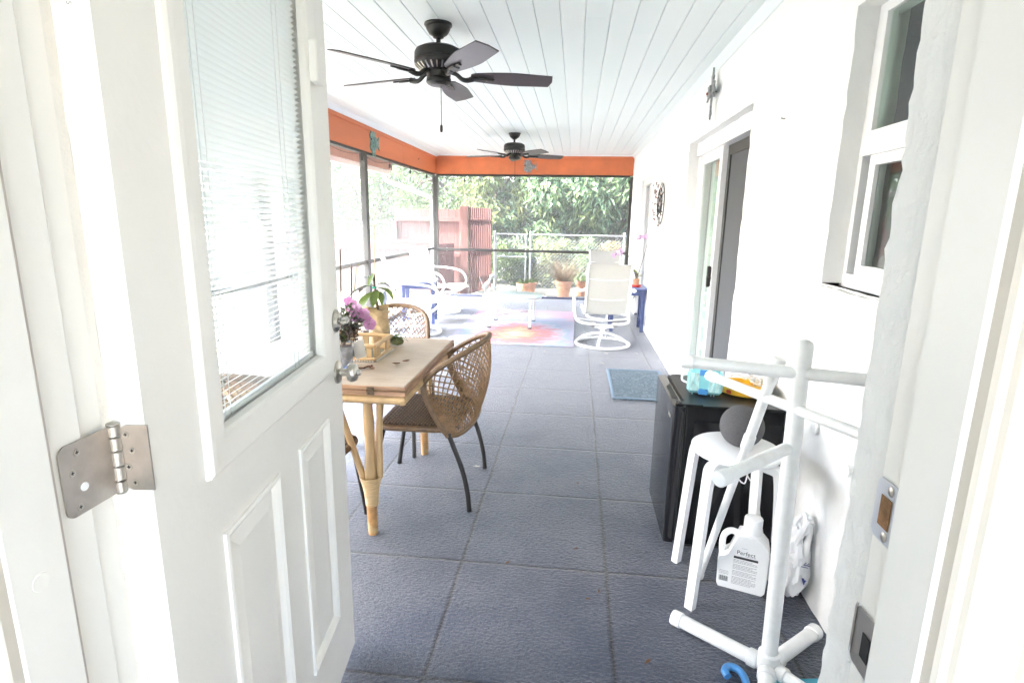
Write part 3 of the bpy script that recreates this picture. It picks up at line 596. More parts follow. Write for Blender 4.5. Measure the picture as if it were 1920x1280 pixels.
m=MB(); m.lathe([(.03,0),(.03,.01),(.026,.018),(0,.019)],(.868,T,1.095),(0,1,0),24); m.done('deadbolt_cylinder',M['steel'],dr,local=True)
# edge sticker with printed code
m=MB(); m.add([(-.0006,.012,1.585),(-.0006,.036,1.585),(-.0006,.036,1.655),(-.0006,.012,1.655)],[(3,2,1,0)]); stk=m.done('edge_label',pm('clear_label',(.83,.815,.78),.3,var=.01),dr,local=True)
m=MB(); m.text('1549215',(-.0011,.026,1.652),(0,0,-1),(0,-1,0),.0085); m.done('label_print',M['inkg'],stk,local=True,smooth=False)
# hinge: leaf on door edge, leaf on jamb, knuckles
def hinge(zc):
    m=MB(); hh=.0475
    # door-edge leaf (plane x=0, faces -x); y from .006 to .04
    def rl(y0,y1,r,flip=False):
        pts=[]
        for cy,cz,a0 in ((y1-r,hh-r,0),):
            pass
        P=[(y0,-hh)]+[(y1-r+r*math.sin(t),-hh+r-r*math.cos(t)) for t in [i*PI/12 for i in range(7)]]+[(y1-r+r*math.cos(t),hh-r+r*math.sin(t)) for t in [i*PI/12 for i in range(7)]]+[(y0,hh)]
        return P
    pts=rl(-.004,.034,.012); m.prism(pts,(-.0025,0,zc),(0,1,0),(0,0,1),(.0025,0,0))
    h=m.done('hinge',M['hinge'],dr,local=True,ang=30)
    return h,hh
zc=1.092-.03
hg,hh=hinge(zc)
# jamb leaf: built in door space from world coordinates
inv=Matrix.Rotation(-A,4,'Z')@Matrix.Translation(-V(hp.x,hp.y,.03))
m=MB(); Xl=XJL+.0008; P=[]; y0,y1,r=.567,.645,.012
pp=[(y1,-hh),(y1,hh)]+[(y0+r-r*math.sin(t),hh-r+r*math.cos(t)) for t in [i*PI/12 for i in range(7)]]+[(y0+r-r*math.cos(t),-hh+r-r*math.sin(t)) for t in [i*PI/12 for i in range(7)]]
m.prism(pp,(Xl,0,zc+.03),(0,1,0),(0,0,1),(.0025,0,0)); m.xf(inv); m.done('jamb_leaf',M['hinge'],hg,local=True,ang=30)
pin=V(XJL+.004,.650,zc+.03); lp=inv@pin
m=MB(); segs=[(-hh,-.032),(-.030,-.011),(-.009,.011),(.013,.031),(.033,hh)]
for a,b in segs: m.cyl((lp.x-.0,lp.y,zc+a+.0005),(lp.x,lp.y,zc+b-.0005),.0074,seg=18)
m.lathe([(.0074,0),(.0085,.001),(.0085,.003),(.006,.0045),(0,.005)],(lp.x,lp.y,zc+hh),(0,0,1),18); m.lathe([(.0074,0),(.006,.003),(0,.0035)],(lp.x,lp.y,zc-hh),(0,0,-1),18); m.done('knuckle',M['steel'],hg,local=True,ang=50)
def screwmb(c,ax):
    m=MB(); m.lathe([(.0048,0),(.0045,.0009),(.0028,.0006),(0,.0004)],c,ax,14); return m
m=MB()
for y,z in ((.026,.034),(.020,.011),(.027,-.013),(.021,-.036)): m.lathe([(.0048,0),(.0045,.0009),(.0025,.0006),(0,.0003)],(-.0025,y,zc+z),(-1,0,0),14)
m.done('screw',M['steel'],hg,local=True)
m=MB()
for y,z in ((.592,.034),(.582,.010),(.586,-.037)): m.lathe([(.0048,0),(.0045,.0009),(.0025,.0006),(0,.0003)],(Xl+.0025,y,zc+.03+z),(1,0,0),14)
m.xf(inv); m.done('screw',M['steel'],hg,local=True)
m=MB()
for y,z in ((.592,.034),(.582,.010),(.586,-.037)):
    for a,b in ((.0044,.0012),(.0012,.0044)): m.box(Xl+.0027,Xl+.0033,y-a/2,y+a/2,zc+.03+z-b/2,zc+.03+z+b/2)
m.xf(inv)
for y,z in ((.026,.034),(.020,.011),(.027,-.013),(.021,-.036)):
    for a,b in ((.0044,.0012),(.0012,.0044)): m.box(-.0035,-.0028,y-a/2,y+a/2,zc+z-b/2,zc+z+b/2)
m.done('screw_slot',M['legm'],hg,local=True,smooth=False)
m=MB(); m.lathe([(.0058,0),(.0052,.0012),(0,.0015)],(Xl+.0025,.596,zc+.03-.014),(1,0,0),16); m.xf(inv); m.done('screw_cap',M['vinyl'],hg,local=True)
# ------------------------------------------------------------------ porch roof, ceiling, beams
pc=thing('porch_ceiling','pale blue plank porch ceiling with thin cornice trim','ceiling',(-.8,5.4,ZC))
m=MB(); x=W+.01; pw=.1345; random.seed(3)
while x>XL-.2:
    y=.66; 
    while y<YF+.05:
        L_=random.choice([2.4,3.2,3.7]); 
        if y==.66: L_=random.uniform(.6,3.4)
        y2=min(y+L_,YF+.06); x0=x-pw+.0028
        # plank with bevelled long edges
        m.prism([(x0,.012),(x0,.003),(x0+.003,0),(x-.003,0),(x,.003),(x,.012)],(0,y+.0006,ZC),(1,0,0),(0,0,1),(0,y2-y-.0012,0)); y=y2
    x-=pw
m.done('plank_boards',M['plank'],pc,smooth=False)
m=MB(); m.box(XL-.1,W+.02,.66,YF+.06,ZC+.0122,ZC+.0136); m.done('pale_groove_backing',M['plank'],pc,smooth=False)  # added sheet in plank colour, makes the grooves look lit instead of dark
m=MB(); m.box(XL-.9,W+6,.60,YF+1.0,ZC+.014,ZC+.10); m.box(W+.3,W+6,-.3,.60,ZC+.014,ZC+.10); m.done('roof_deck',M['roof'],pc,smooth=False)
m=MB(); m.prism([(0,0),(-.05,0),(-.046,-.006),(-.02,-.03),(-.012,-.045),(0,-.047)],(W+.004,.69,ZC),(1,0,0),(0,0,1),(0,YF-.69,0))
m.prism([(0,0),(.045,0),(.04,-.006),(.02,-.022),(.012,-.035),(0,-.037)],(XL+.02,.69,ZC),(1,0,0),(0,0,1),(0,YF-.69,0)); m.prism([(0,0),(-.02,0),(-.016,-.018),(0,-.02)],(XL+.02,YF-.02,ZC),(0,1,0),(0,0,1),(W-XL-.02,0,0)); m.done('cornice_trim',M['plank'],pc,smooth=False)
ZB=2.165
b1=thing('beam','long orange painted beam along the left screen, carrying a metal fish','beam',(XL,5.4,ZB))
m=MB(); m.box(XL-.10,XL,.69,8.20,ZB,ZC-.03,.003); m.box(XL-.10,XL,8.203,YF-.001,ZB,ZC-.03,.003); m.done('beam_board',M['orange'],b1,smooth=False)
m=MB(); m.box(XL-.09,XL+.018,.69,YF-.018,ZC-.075,ZC-.004,.004); m.done('trim_strip',M['orange'],b1,smooth=False)
b2=thing('beam','orange painted beam across the far end of the porch above the garden screen','beam',(-.8,YF,ZB))
m=MB(); m.box(XL-.1,W+.005,YF,YF+.10,ZB,ZC-.03,.003); m.done('beam_board',M['orange'],b2,smooth=False)
m=MB(); m.box(XL+.018,W-.004,YF-.018,YF+.09,ZC-.075,ZC-.004,.004); m.done('trim_strip',M['orange'],b2,smooth=False)
b1['group']=b2['group']='orange porch beams'
m=MB(); m.lathe([(.012,0),(.006,.006),(0,.006)],(XL+.001,9.0,2.30),(1,0,0),10); m.obox((XL+.006,9.04,2.315),(.004,0,0),(0,.05,.008),(0,-.001,.008)); m.done('knot_mark',M['legm'],b1)
# screens
sw=thing('screen_wall','bronze framed insect screen along the left side of the porch','screen',(XL-.05,5.4,0))
def member(m,x0,x1,y0,y1,z0,z1): m.box(x0,x1,y0,y1,z0,z1,.003)
SX=XL-.05
for y in (2.2,4.5,6.75,9.05):
    if y==9.05: continue
    m=MB(); member(m,SX-.025,SX+.045,y-.028,y+.028,0,ZB-.03); m.done('post',M['bronze'],sw,smooth=False)
    m=MB(); member(m,SX-.022,SX+.048,y-.060,y-.0285,0,ZB-.03); m.done('post_channel',M['galv'],sw,smooth=False)
m=MB(); member(m,SX-.03,SX+.04,.72,YF-.03,ZB-.03,ZB-.001); m.done('top_channel',M['bronze'],sw,smooth=False)
m=MB(); m.box(SX-.02,SX+.03,.72,YF-.03,.845,.890,.003); m.done('mid_rail',M['galv'],sw,smooth=False)
m=MB(); m.box(SX-.02,SX+.03,.72,YF-.03,0.002,.04,.003); m.done('foot_strip',M['bronze'],sw,smooth=False)
m=MB(); m.add([(SX,.72,.04),(SX,YF,.04),(SX,YF,ZB-.03),(SX,.72,ZB-.03)],[(0,1,2,3)]); m.done('screen_mesh',M['screen'],sw,smooth=False)
sf=thing('screen_wall','bronze framed insect screen across the far end of the porch before the garden','screen',(-.8,YF,0))
SY=YF+.02
for x in (XL-.045,W-.02):
    m=MB(); member(m,x-.028,x+.028,SY-.025,SY+.025,0,ZB-.03); m.done('post',M['bronze'],sf,smooth=False)
m=MB(); member(m,XL-.015,XL+.02,SY-.02,SY+.04,0,ZB-.03); m.done('post_channel',M['galv'],sf,smooth=False)
m=MB(); member(m,XL+.0,W-.05,SY-.025,SY+.035,ZB-.035,ZB-.001); m.done('top_channel',M['bronze'],sf,smooth=False)
m=MB(); m.box(XL,W-.05,SY-.02,SY+.03,.825,.872,.003); m.done('mid_rail',M['bronze'],sf,smooth=False)
m=MB(); m.box(XL,W-.05,SY-.02,SY+.03,.002,.035,.003); m.done('foot_strip',pm('dark_blue_strip',(.05,.06,.11),.5),sf,smooth=False)  # low dark blue strip along the foot of the far screen
m=MB(); m.add([(XL,SY+.005,.03),(W-.03,SY+.005,.03),(W-.03,SY+.005,ZB-.03),(XL,SY+.005,ZB-.03)],[(0,1,2,3)]); m.done('screen_mesh',M['screen'],sf,smooth=False)
sw['group']=sf['group']='porch insect screens'
# eave outside the left screen
ev=thing('roof_eave','pale soffit and pink brown fascia with white gutter outside the left screen','eave',(-2.9,5,2.2))
m=MB(); m.box(-3.20,XL-.10,.3,9.72,2.385,2.41); m.done('soffit',M['soffit'],ev,smooth=False)
m=MB(); m.box(-3.20,-3.16,.3,9.72,2.18,2.384); m.done('fascia',M['fascia'],ev,smooth=False)
m=MB(); m.box(-3.13,-2.92,8.2,8.95,2.380,2.386)
for i in range(8): m.box(-3.12+.025*i,-3.112+.025*i,8.22,8.93,2.377,2.381)
m.done('soffit_vent',M['vent'],ev,smooth=False)
m=MB(); m.prism([(-.02,.14),(-.02,.0),(-.10,0),(-.125,.06),(-.125,.14),(-.12,.14),(-.12,.062),(-.097,.006),(-.026,.006),(-.026,.14)],(-3.19,.3,2.115),(1,0,0),(0,0,1),(0,9.45,0)); m.done('gutter',M['vinyl'],ev,smooth=False)
m=MB(); pth=cr([(-3.24,9.55,2.16),(-3.24,9.58,2.06),(-3.18,9.70,1.99),(-2.80,10.18,1.83),(-2.66,10.30,1.77),(-2.62,10.34,1.66),(-2.62,10.34,1.2),(-2.62,10.34,-.05)],6)
m.tube(pth,.040,10); dso=m.done('downspout',M['vinyl'],ev)

# ------------------------------------------------------------------ string lights
sg=thing('string_lights','black cord of clear bulbs hung along the beams','string lights',(-2.4,9,2.1))
pl=[(XL+.035,y) for y in (3.5,4.5,5.49,6.49,7.48,8.42,9.35)]; pf=[(x,YF-.045) for x in (-1.98,-1.01,-.07,.87)]
pts=[V(a,b,ZB-.045) for a,b in pl]+[V(XL+.03,YF-.03,ZB-.04)]+[V(a,b,ZB-.05) for a,b in pf]
m=MB(); full=[]
for a,b in zip(pts,pts[1:]):
    for k in range(8):
        t=k/8; p=a.lerp(b,t); p.z-=.055*4*t*(1-t)*(.4+.6*abs(math.sin(a.y*7))); full.append(p)
full.append(pts[-1]); m.tube(full,.0035,5); m.done('cord',M['cord'],sg)
for p in [q for i,q in enumerate(pts) if i!=len(pl)]:
    m=MB(); m.tube([p,p-V(0,0,.035)],.003,5); m.lathe([(.006,0),(.0135,.008),(.0145,.05),(.012,.055)],p-V(0,0,.03),(0,0,-1),12); so_=m.done('bulb_socket',M['cord'],sg)
    m=MB(); m.lathe([(.011,0),(.014,.012),(.024,.035),(.027,.052),(.022,.07),(.010,.08),(0,.082)],p-V(0,0,.084),(0,0,-1),14); m.done('bulb_glass',M['bulb'],so_)

# ------------------------------------------------------------------ ceiling fans
def make_fan():
    t=thing('ceiling_fan','nearer dark five blade ceiling fan with long pull chain','ceiling fan',(-.823,3.432,ZC),R(16),'ceiling fans')
    def L(name,prof,mt,seg=36,par=t):
        m=MB(); m.lathe(prof,(0,0,0),(0,0,1),seg); return m.done(name,mt,par,local=True,ang=35)
    L('canopy',[(.078,0),(.080,-.008),(.077,-.014),(.070,-.018),(.068,-.030),(.052,-.055),(.034,-.066),(.030,-.068),(.030,-.074),(.018,-.078)],M['fanm'])
    m=MB(); m.cyl((0,0,-.07),(0,0,-.135),.0125); m.cyl((0,0,-.118),(0,0,-.135),.018); m.done('downrod',M['fanm'],t,local=True)
    mo=L('motor_housing',[(.02,-.112),(.03,-.117),(.10,-.124),(.128,-.138),(.137,-.155),(.138,-.185),(.133,-.188),(.133,-.192),(.139,-.195),(.139,-.205),(.133,-.222),(.115,-.240),(.095,-.250)],M['fanm'],48)
    m=MB()
    for k in range(26):
        a=2*PI*k/26; c=V(math.cos(a),math.sin(a),0); m.obox(c*.118+V(0,0,-.235),c*.034+V(0,0,.026),V(-c.y,c.x,0)*.008,c*.004+V(0,0,-.006))
    m.done('vent_fin',M['steel'],mo,local=True,smooth=False)
    L('switch_housing',[(.095,-.248),(.070,-.252),(.068,-.285),(.066,-.287),(.071,-.290),(.073,-.312),(.062,-.322),(.052,-.324),(.050,-.328),(.02,-.331),(0,-.331)],M['fanm'])
    for k in range(5):
        rm=Matrix.Rotation(2*PI*k/5,4,'Z')
        pit=Matrix.Rotation(R(-13),4,'X')
        m=MB(); zb=-.272; n=22
        def hw(u):  # half width along the blade, u 0..1
            return .042+.033*math.sin(min(1,u*1.7)*PI/2) - .012*max(0,u-.55)/.45
        top=[];N_=n
        out=[]
        for i in range(n+1):
            u=i/n; out.append((.185+.475*u, hw(u) if i>0 else .030))
        poly=[(x_,y_) for x_,y_ in out]+[(.668,.0)]+[(x_,-y_) for x_,y_ in reversed(out)]
        poly[n+1]=(.672,0)
        m.prism(poly,(0,0,-.003),(1,0,0),(0,1,0),(0,0,.0065)); m.xf(rm@Matrix.Translation((0,0,zb))@pit)
        bl=m.done('blade',M['fanb'],t,local=True,smooth=False)
        m=MB(); 
        m.tube(cr([(.060,0,-.252),(.10,0,-.262),(.135,0,-.286),(.165,0,-.290),(.20,0,-.281)],5),lambda i,n_:.010+.006*i/n_,8)
        i0=len(m.v); m.obox((.225,0,-.012),(.11,0,0),(0,.042,0),(0,0,.012),.006); m.obox((.30,0,-.010),(.05,0,0),(0,.024,0),(0,0,.009),.004); m.xf(Matrix.Translation((0,0,zb))@pit,i0)
        m.xf(rm); m.done('blade_iron',M['fanm'],bl,local=True)
    m=MB(); m.cyl((.012,0,-.33),(.012,0,-.545),.0026,seg=5); ch=m.done('pull_chain',M['fanm'],t,local=True)
    m=MB(); m.lathe([(.003,0),(.008,.006),(.009,.03),(.006,.042),(0,.043)],(.012,0,-.54),(0,0,-1),12); m.done('chain_fob',M['fanm'],ch,local=True)
    return t
fan=make_fan()
f2=copy_tree(fan); f2.location=(-.835,7.612,ZC); f2.rotation_euler=(0,0,R(22)); f2['label']='farther dark ceiling fan near the far orange beam'

# ------------------------------------------------------------------ metal wall ornaments
def fish(name,label,o,u,v,n,L_,mt,open_=False):
    t=thing(name,label,'fish ornament',o); o=V(*o);u=V(*u);v=V(*v);n=V(*n)
    body=[]
    for i in range(28):
        a=2*PI*i/28; x_=.32*math.cos(a); y_=.27*math.sin(a)*(1.0-.25*math.cos(a)); 
        if abs(a-PI)<.25: x_+=.08
        body.append((x_*L_,y_*L_))
    m=MB(); m.prism(body,o,u,v,n*.014); 
    for k in range(4): m.tube([o+n*.017+u*L_*(-.18+.11*k)+v*L_*y_ for y_ in [-.16+.04*j for j in range(9)]],.004,5)
    bd=m.done('body',mt,t,smooth=False)
    m=MB(); m.prism([(.27*L_,.03*L_),(.48*L_,.2*L_),(.44*L_,0),(.50*L_,-.2*L_),(.27*L_,-.03*L_)],o+n*.003,u,v,n*.010); m.done('tail',mt,t,smooth=False)
    m=MB(); z=[(-.20,.22),(-.26,.40),(-.12,.34),(-.08,.46),(.02,.34),(.10,.40),(.16,.22)]; m.prism([(a*L_,b*L_) for a,b in z],o+n*.002,u,v,n*.010); m.done('top_fin',mt,t,smooth=False)
    m=MB(); z=[(.14,-.2),(.12,-.38),(.0,-.28),(-.06,-.42),(-.14,-.24)]; m.prism([(a*L_,b*L_) for a,b in z],o+n*.002,u,v,n*.010); m.done('belly_fin',mt,t,smooth=False)
    m=MB(); m.lathe([(.014,0),(.012,.006),(0,.008)],o+n*.014-u*L_*.2+v*L_*.06,n,10); m.done('eye',M['fanm'],bd)
    return t
fish('fish_ornament','verdigris green metal fish on the left orange beam',(XL+.001,6.97,2.295),(0,1,0),(0,0,1),(1,0,0),.41,M['verdigris'])
fish('fish_ornament','pewter grey metal fish on the far orange beam under the farther fan',(-.862,YF-.001,2.295),(1,0,0),(0,0,1),(0,-1,0),.30,M['pewter'])
# ornate cross on the right wall (plane X=W, seen edge-on)
t=thing('wall_cross','weathered metal cross hung high on the white wall above the sliding door','cross',(W,4.31,2.29))
m=MB(); 
def cp(poly,x,th): m.prism([(b,a) for b,a in poly],(W-x,4.31,2.29),(0,-1,0),(0,0,1),(-th,0,0))
cp([(-.012,-.02),(.012,-.02),(.016,.06),(.030,.11),(.012,.12),(0,.165),(-.012,.12),(-.030,.11),(-.016,.06)],.03,.012)
cp([(-.012,.0),(-.010,-.12),(-.022,-.135),(0,-.175),(.022,-.135),(.010,-.12),(.012,0)],.03,.012)
cp([(-.05,-.02),(-.10,-.045),(-.085,-.01),(-.12,.0),(-.085,.03),(-.10,.06),(-.05,.045),(.05,.045),(.10,.06),(.085,.03),(.12,0),(.085,-.01),(.10,-.045),(.05,-.02)],.036,.012)
m.done('cross_plate',M['pewter'],t,smooth=False)
m=MB(); m.lathe([(.045,0),(.04,.012),(.02,.016),(0,.017)],(W-.046,4.31,2.30),(-1,0,0),14); m.tube([(W,4.31,2.3),(W-.04,4.31,2.3)],.006,6); m.done('boss',M['pewter'],t)
m=MB(); m.sphere((W-.066,4.31,2.285),.010,10,8); m.done('stud',M['rustred'],t)
# wire wreath art
t=thing('wall_wreath','round rusty wire wreath on the white wall beyond the sliding door','wall art',(W,6.5,1.6))
m=MB()
for r_,x_ in ((.22,.02),(.17,.035),(.10,.03)):
    m.tube([(W-x_,6.5+r_*math.cos(a),1.6+r_*math.sin(a)) for a in [2*PI*i/40 for i in range(40)]],.005,5,closed=True)
for k in range(10):
    a=2*PI*k/10; m.tube([(W-.02,6.5+.02*math.cos(a),1.6+.02*math.sin(a)),(W-.045,6.5+.13*math.cos(a+.2),1.6+.13*math.sin(a+.2)),(W-.02,6.5+.22*math.cos(a),1.6+.22*math.sin(a))],.004,5)
m.done('wire_ring',M['legm'],t)
m=MB(); random.seed(5)
for k in range(46):
    a=random.uniform(0,2*PI); r_=random.uniform(.06,.25); p=V(W-random.uniform(.02,.09),6.5+r_*math.cos(a),1.6+r_*math.sin(a)); d=V(random.uniform(-.6,.1),random.uniform(-1,1),random.uniform(-1,1)); m.leaf(p,d,(-1,0,0),.055,.032)
m.done('metal_leaves',leafmat('rusty_leaf',[(.10,.05,.04),(.3,.16,.13),(.2,.2,.2)],.0),t)
# ------------------------------------------------------------------ dining table (folded flip-top on a cane base)
tb=thing('dining_table','cane dining table with pale folded wooden top beside the open door','table',(-1.16,2.70,0))
x0,x1,y0,y1=-1.66,-.69,2.20,3.165
m=MB(); m.box(x0,x1,y0,y1,.702,.7215,.003); tt=m.done('tabletop',M['tabletop'],tb,smooth=False)
for xa,xb,ya,yb in ((x1+.0004,x1+.0065,y0-.006,y1+.006),(x0-.0065,x0-.0004,y0-.006,y1+.006),(x0,x1,y0-.0065,y0-.0004),(x0,x1,y1+.0004,y1+.0065)):
    pass
m=MB(); e=.0062
for zz0,zz1 in ((.7025,.7205),(.678,.6995)):
    m.box(x0-e,x1+e,y0-e,y0-.0003,zz0,zz1,.0025); m.box(x0-e,x1+e,y1+.0003,y1+e,zz0,zz1,.0025); m.box(x1+.0003,x1+e,y0,y1,zz0,zz1,.0025); m.box(x0-e,x0-.0003,y0,y1,zz0,zz1,.0025)
m.done('edge_band',M['tableedge'],tb,smooth=False)
m=MB(); m.box(x0,x1,y0,y1,.679,.6995); m.done('lower_leaf',M['tableedge'],tb,smooth=False)
m=MB(); m.box(x0-.004,x1-.006,y0+.006,y1-.006,.668,.676); 
rr=.0185
for a,b in (((x0,y0+.012,.656),(x1,y0+.012,.656)),((x1-.012,y0,.656),(x1-.012,y1,.656)),((x0,y1-.012,.656),(x1,y1-.012,.656)),((x0+.012,y0,.656),(x0+.012,y1,.656))): m.cyl(a,b,rr,seg=12)
m.done('cane_apron',M['bamboo'],tb)
# hinge of the flip top on the near edge
BR=pm('aged_brass',(.12,.085,.05),.45,metal=.6,var=.2,scale=60)
for xx in (-.835,-1.50):
    m=MB(); m.box(xx-.016,xx+.016,y0-e-.002,y0-e,.682,.698); m.box(xx-.016,xx+.016,y0-e-.002,y0-e,.7035,.7175); m.cyl((xx-.016,y0-e-.004,.7005),(xx+.016,y0-e-.004,.7005),.004,seg=8)
    for dx in (-.009,.009):
        for z_ in (.689,.711): m.sphere((xx+dx,y0-e-.0025,z_),.0035,8,6)
    m.done('leaf_hinge',BR,tb)
def cane_leg(px,py,sx,sy):
    m=MB(); P=[V(px-.004*sx,py,.64),V(px,py,.45),V(px-.004,py,.25),V(px,py,.012)]
    m.tube(cr(P,6),lambda i,n:(.0225-.0018*math.cos(i*.9))*(1 if i<n*.7 else 1-.10*(i-n*.7)/(n*.3)),12); lg=m.done('leg',M['bamboo'],tb)
    m=MB(); m.tube([V(px-.002,py,.145),V(px,py,.06),V(px,py,.0)],[.0236,.0228,.021],12); m.done('worn_foot',M['bamboo2'],lg)
    m=MB(); m.tube([V(px+.05*sx,py+.0,.64),V(px+.035*sx,py+.02*sy,.27)],.0135,10); m.tube([V(px-.145*sx,py,.63),V(px-.030*sx,py-.0,.255)],.0155,10); m.tube([V(px+.006,py+.17*sy,.64),V(px+.0,py+.03*sy,.255)],.0145,10); m.done('brace',M['bamboo'],lg)
    m=MB(); 
    for k in range(20):
        z_=.148+.0068*k; q=k/19; rx=.026+.022*q*q; c=V(px-.004*sx*q,py+.006*sy*q,z_)
        m.tube([c+V(rx*math.cos(a),(.026+.016*q*q)*math.sin(a),0) for a in [2*PI*i/18 for i in range(18)]],.0037,6,closed=True)
    m.done('rattan_wrap',M['bind'],lg)
for px,py,sx,sy in ((-.868,2.248,1,1),(-.868,3.150,1,-1),(-1.49,2.248,-1,1),(-1.49,3.150,-1,-1)): cane_leg(px,py,sx,sy)

# ------------------------------------------------------------------ woven dining chairs (front = +y)
def make_chair():
    t=thing('dining_chair','brown woven barrel back chair pulled up to the right side of the table','chair',(-.70,2.755,0),R(90),'woven dining chairs')
    def rimtube(pts,name,mt,par,r=.0145,n=10,seg=9,amp=.07):
        P=cr(pts,n); 
        # resample by length for the wrapping ribs
        d=[0]
        for a,b in zip(P,P[1:]): d.append(d[-1]+(b-a).length)
        k=int(d[-1]/.0034); Q=[];j=0
        for i in range(k+1):
            s_=d[-1]*i/k
            while j<len(d)-2 and d[j+1]<s_: j+=1
            u=(s_-d[j])/max(1e-9,d[j+1]-d[j]); Q.append(P[j].lerp(P[j+1],u))
        m=MB(); m.tube(Q,lambda i,n_:r*(1-amp*(1 if i%3==0 else 0)),seg); return m.done(name,mt,par,local=True,ang=75)
    half=[(.243,-.125,.385),(.262,-.075,.47),(.268,-.025,.575),(.262,-.012,.645),(.250,-.060,.705),(.222,-.150,.765),(.170,-.225,.805),(.090,-.270,.828)]
    rim=half+[(0,-.283,.834)]+[(-a,b,c) for a,b,c in reversed(half)]
    bot=[(.243,-.125,.385),(.215,-.175,.39),(.13,-.215,.405),(0,-.228,.415),(-.13,-.215,.405),(-.215,-.175,.39),(-.243,-.125,.385)]
    rimtube(rim,'back_rim',M['wicker'],t)
    rimtube(bot,'lower_rim',M['wicker'],t,.012)
    RC=cr(rim,12); BC=cr(bot,16)
    def along(C,u):
        u=min(max(u,0),1)*(len(C)-1); i=min(int(u),len(C)-2); return C[i].lerp(C[i+1],u-i)
    def surf(u,s):
        p=along(BC,u).lerp(along(RC,u),s); b=.03*math.sin(PI*s)*math.sin(PI*u)
        o=V(p.x*.6,p.y-.05,0); o.normalize(); return p+o*b
    m=MB(); K=38; dl=.26
    for sg in (-1,1):
        for k in range(int(K*(1+2*dl))+1):
            u0=-dl+k/K; pts=[]
            for j in range(19):
                s_=j/18; u=u0+sg*dl*s_ if sg>0 else u0+dl-dl*s_
                u=u0+dl*s_ if sg>0 else (u0+dl)-dl*s_
                if .012<u<.988:
                    p=surf(u,s_); p=p+V(0,.0022*sg*math.sin(PI*(j+k)),0); pts.append(p)
            if len(pts)>2: m.tube(pts,.0034,5)
    m.done('back_lattice',M['wicker2'],t,local=True)
    # seat
    def so(u,v):  # seat plan
        x=(-.235+.47*u)*(1-.04*(1-v)); y=-.175+.385*v; 
        if v<.25: y=-.115-.06*(1-abs(2*u-1)**2.2)*(1-v/.25)-.0+.096*(v/.25)*.9 if False else y
        return V(x,y,.428-.012*math.sin(PI*u)*math.sin(PI*v))
    m=MB(); m.grid(lambda a,b:so(a,b)-V(0,0,.010),10,10); m.done('seat_base',M['wickerd'],t,local=True)
    m=MB(); n=26
    for k in range(n+1):
        v=k/n; m.tube([so(i/26,v)+V(0,0,.0016*(1 if (i+k)%2 else -1)) for i in range(27)],.0052,5)
    sb=m.done('seat_weave',M['wicker'],t,local=True)
    m=MB()
    for k in range(n+1):
        u=k/n; m.tube([so(u,i/26)+V(0,0,.0035*(1 if (i+k)%2 else -1)) for i in range(27)],.0032,4)
    m.done('cross_strands',M['wickerd'],sb,local=True)
    rimtube([(.235,-.13,.415),(.245,.0,.416),(.248,.13,.416),(.238,.19,.414),(.195,.218,.412),(0,.224,.410),(-.195,.218,.412),(-.238,.19,.414),(-.248,.13,.416),(-.245,0,.416),(-.235,-.13,.415)],'seat_rim',M['wicker'],t,.0165)
    for s_ in (1,-1):
        m=MB(); m.tube(cr([(s_*.243,-.125,.40),(s_*.2435,-.148,.34),(s_*.244,-.192,.22),(s_*.245,-.219,.10),(s_*.246,-.229,.006)],8),.0125,10); lg=m.done('leg',M['legm'],t,local=True)
        m=MB(); m.cyl((s_*.246,-.228,.0),(s_*.246,-.2285,.012),.0135,seg=10); m.done('foot_cap',M['legm'],lg,local=True)
        m=MB(); m.tube(cr([(s_*.215,.20,.405),(s_*.220,.215,.36),(s_*.235,.255,.15),(s_*.243,.280,.006)],8),.0125,10); lg=m.done('leg',M['legm'],t,local=True)
        m=MB(); m.cyl((s_*.243,.280,0),(s_*.243,.280,.012),.0135,seg=10); m.done('foot_cap',M['legm'],lg,local=True)
    m=MB(); m.tube([(-.215,.195,.395),(.215,.195,.395)],.009,8); m.done('front_stretcher',M['legm'],t,local=True)
    m=MB(); m.tube([(-.24,-.13,.392),(.24,-.13,.392)],.009,8); m.done('rear_stretcher',M['legm'],t,local=True)
    return t
ch=make_chair()
c2=copy_tree(ch); c2.location=(-1.16,3.37,0); c2.rotation_euler=(0,0,R(180)); c2['label']='woven chair at the far end of the table, its pale lattice back facing us'
c3=copy_tree(ch); c3.location=(-1.215,2.145,0); c3.rotation_euler=(0,0,R(-2)); c3['label']='woven chair mostly hidden behind the open door, one corner and leg showing'

# ------------------------------------------------------------------ things on the dining table
TZ=.7217
tr=thing('cane_tray','rectangular cane tray with open sides and woven floor on the table','tray',(-1.10,2.70,TZ))
xa,xb,ya,yb=-1.255,-.952,2.575,2.835
m=MB()
for z_ in (.014,.080):
    r_=.010 if z_>.05 else .009
    for a,b in (((xa,ya,TZ+z_),(xb,ya,TZ+z_)),((xb,ya,TZ+z_),(xb,yb,TZ+z_)),((xb,yb,TZ+z_),(xa,yb,TZ+z_)),((xa,yb,TZ+z_),(xa,ya,TZ+z_))): m.cyl(a,b,r_,seg=10)
m.done('cane_rail',M['bamboo'],tr)
for (x_,y_,dx,dy) in [(xb-.006,ya+.03,0,1),(xb-.006,ya+.075,0,1),(xb-.006,yb-.03,0,1),(xb-.006,yb-.075,0,1),(xb-.03,ya+.005,1,0),(xa+.05,ya+.005,1,0),(xb-.03,yb-.005,1,0),(xa+.09,yb-.005,1,0),(xb-.14,yb-.005,1,0)]:
    wd=.036 if (dx and y_>2.7) or not dx else .024
    m=MB(); m.obox((x_,y_,TZ+.047),(wd if dx else .008,0,0),(0,wd if dy else .008,0),(0,0,.062),.003); m.done('cane_slat',M['bamboo'],tr)
